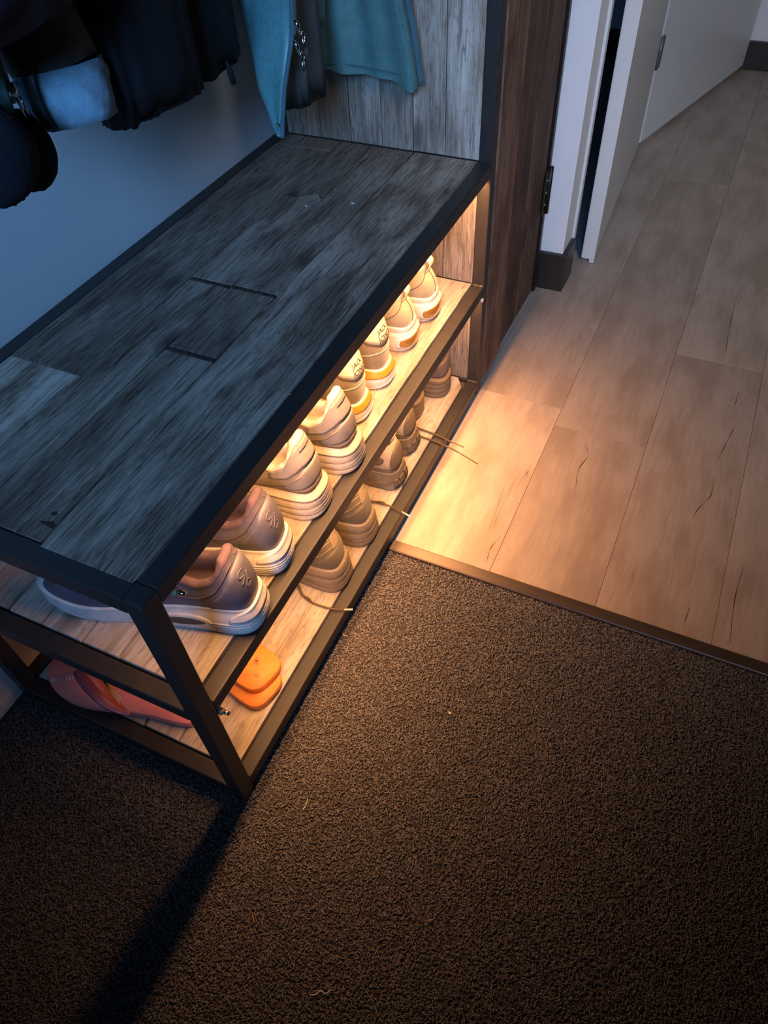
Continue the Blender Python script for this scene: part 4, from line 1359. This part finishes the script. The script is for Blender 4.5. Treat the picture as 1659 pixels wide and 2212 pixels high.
zt2 = from_bm(bm, 'zipper_teeth', M['hinge_grey'], flap); zt2['kind'] = 'stuff'
for (x, y, z, dy, dz) in ((-0.192, 0.7215, 0.800, 0.006, -0.034), (-0.192, 0.714, 0.778, 0.001, -0.036)):
    sl = tube('zip_slider', [Vector((x, y, z + 0.012)) - o, Vector((x + 0.003, y + 0.002, z + 0.005)) - o, Vector((x + 0.003, y + 0.003, z - 0.006)) - o], [0.004, 0.0055, 0.0035], M['chrome'], flap, 10, 0.6)
    e0 = Vector((x + 0.007, y + 0.004, z - 0.002)) - o
    tube('zip_ring', spline([e0, e0 + Vector((0.003, 0.003, -0.004)), e0 + Vector((0.002, 0.001, -0.009)), e0 + Vector((0, -0.002, -0.004)), e0], 5), 0.001, M['chrome'], sl, 6)
    for q in (-0.0022, 0.0022):
        tube('zip_pull', [e0 + Vector((0.001, q, -0.007)), e0 + Vector((0.001, dy + q, dz))], 0.0011, M['chrome'], sl, 6)
    tube('zip_pull', [e0 + Vector((0.001, dy - 0.002, dz)), e0 + Vector((0.001, dy + 0.002, dz))], 0.0013, M['chrome'], sl, 6)
bm = bmesh.new(); bmesh.ops.create_uvsphere(bm, u_segments=10, v_segments=6, radius=0.0028, matrix=Matrix.Translation(Vector((-0.203, 0.662, 0.7005)) - o))
from_bm(bm, 'snap', M['chrome'], flap, True)

# teal cloth jacket hanging flat against the end panel
r = thing('jacket', 'teal cloth jacket hanging flat against the weathered end planks', 'coat', (-0.21, 0.985, 0.665))
o = Vector(r.location)
bm = bmesh.new()
rws = []
for k in range(19):
    f = k / 18
    z = 0.665 + (1.44 - 0.665) * f
    x0_, x1_ = -0.345, -0.127 - 0.03 * smooth01(0, 0.25, f) - 0.02 * f
    fr, bkx = [], []
    for i in range(33):
        t = i / 32
        x = x0_ + (x1_ - x0_) * t
        y = 0.974 - 0.010 * math.sin(PI * t) + 0.007 * math.sin(11 * t + 2.2 * f + 0.5) * (1 - 0.6 * f) + 0.004 * math.sin(23 * t + 1)
        zz = z + (0.004 * math.sin(5 * t) - 0.012 * smooth01(0.8, 1, t) if k == 0 else 0)
        fr.append(Vector((x, y, zz)) - o)
        bkx.append(Vector((x, min(1.012, y + 0.02 + 0.014 * math.sin(PI * t)), zz + 0.001)) - o)
    rws.append(fr + bkx[::-1])
vs = add_grid(bm, rws, close_u=True)
bm.faces.new(vs[-1])
bd = from_bm(bm, 'body', M['teal_cloth'], r, True)
local_tube(r, o, 'hem_seam', spline([(-0.33, 0.962, 0.678), (-0.27, 0.958, 0.682), (-0.21, 0.956, 0.683), (-0.15, 0.964, 0.676)], 6), 0.0012, M['dark_teal'])
fe = spline([(-0.152, 0.972, 1.30), (-0.148, 0.970, 1.0), (-0.150, 0.968, 0.80), (-0.138, 0.968, 0.73), (-0.127, 0.972, 0.652)], 6)
local_tube(r, o, 'front_facing', fe, [0.005] * len(fe), M['teal_cloth'], n=10, flat=0.6)
fe2 = [p + Vector((0.006, 0.014, 0.002)) for p in fe]
local_tube(r, o, 'second_facing', fe2, [0.006] * len(fe2), M['dark_teal'], n=10, flat=0.8)
sleeve(r, o, 'sleeve', [(-0.30, 0.955, 1.30), (-0.295, 0.94, 1.05), (-0.29, 0.93, 0.85), (-0.285, 0.925, 0.752)], [0.036, 0.034, 0.031, 0.030], M['teal_cloth'], 0.7, 24, 7, 0.04)
local_tube(r, o, 'hanging_loop', [(-0.25, 0.985, 1.435), (-0.375, 0.945, 1.50), (-0.3815, 0.943, 1.53)], 0.002, M['dark_teal'])

# two knitted mittens on a cord
def mitten(label, c, rx, ry, rz, tilt, seed, cord):
    root = thing('mitten', label, 'mitten', c, 0, 'knitted mittens on the wall')
    bm = bmesh.new()
    bmesh.ops.create_uvsphere(bm, u_segments=36, v_segments=24, radius=1.0)
    for v in bm.verts:
        z = v.co.z
        w = 1.0 if z < 0 else 1 - 0.32 * z
        ang = math.atan2(v.co.y, v.co.x)
        rib = 1 + 0.02 * math.sin(18 * ang + seed) + 0.03 * mnoise.noise(v.co * 4 + Vector((seed, 0, 0)))
        v.co = Vector((v.co.x * rx * w * rib, v.co.y * ry * w * rib, (math.copysign(abs(z) ** 0.85, z)) * rz * rib))
    bmesh.ops.rotate(bm, verts=bm.verts, cent=(0, 0, 0), matrix=Matrix.Rotation(tilt, 3, 'X'))
    from_bm(bm, 'knit_body', M['navy_knit'], root, True)
    if seed == 1:
        bm = bmesh.new(); rnd = random.Random(3)
        for k in range(26):
            t = -2.2 + 2.0 * k / 25
            p = Vector((0.2 * rx, ry * math.cos(t) * 0.97, rz * math.sin(t) * 0.97))
            add_tube(bm, [p, p * (1.03 + 0.03 * rnd.random())], 0.0016, 5)
        o_ = from_bm(bm, 'yarn_ends', M['navy_knit'], root); o_['kind'] = 'stuff'
    oo = Vector(c)
    tube('cord', [Vector(q) - oo for q in spline(cord, 6)], 0.002, M['navy_knit'], root, 6)


mitten('dark navy knitted mitten, the large one hanging lowest at left', (-0.172, 0.183, 0.857), 0.026, 0.042, 0.041, RD(-6), 1, [(-0.178, 0.200, 0.880), (-0.190, 0.206, 0.893), (-0.2135, 0.212, 0.890)])
mitten('small dark knitted mitten tucked behind the large one', (-0.218, 0.256, 0.824), 0.022, 0.027, 0.035, RD(-12), 2, [(-0.222, 0.262, 0.84), (-0.226, 0.263, 0.855), (-0.24, 0.262, 0.872)])
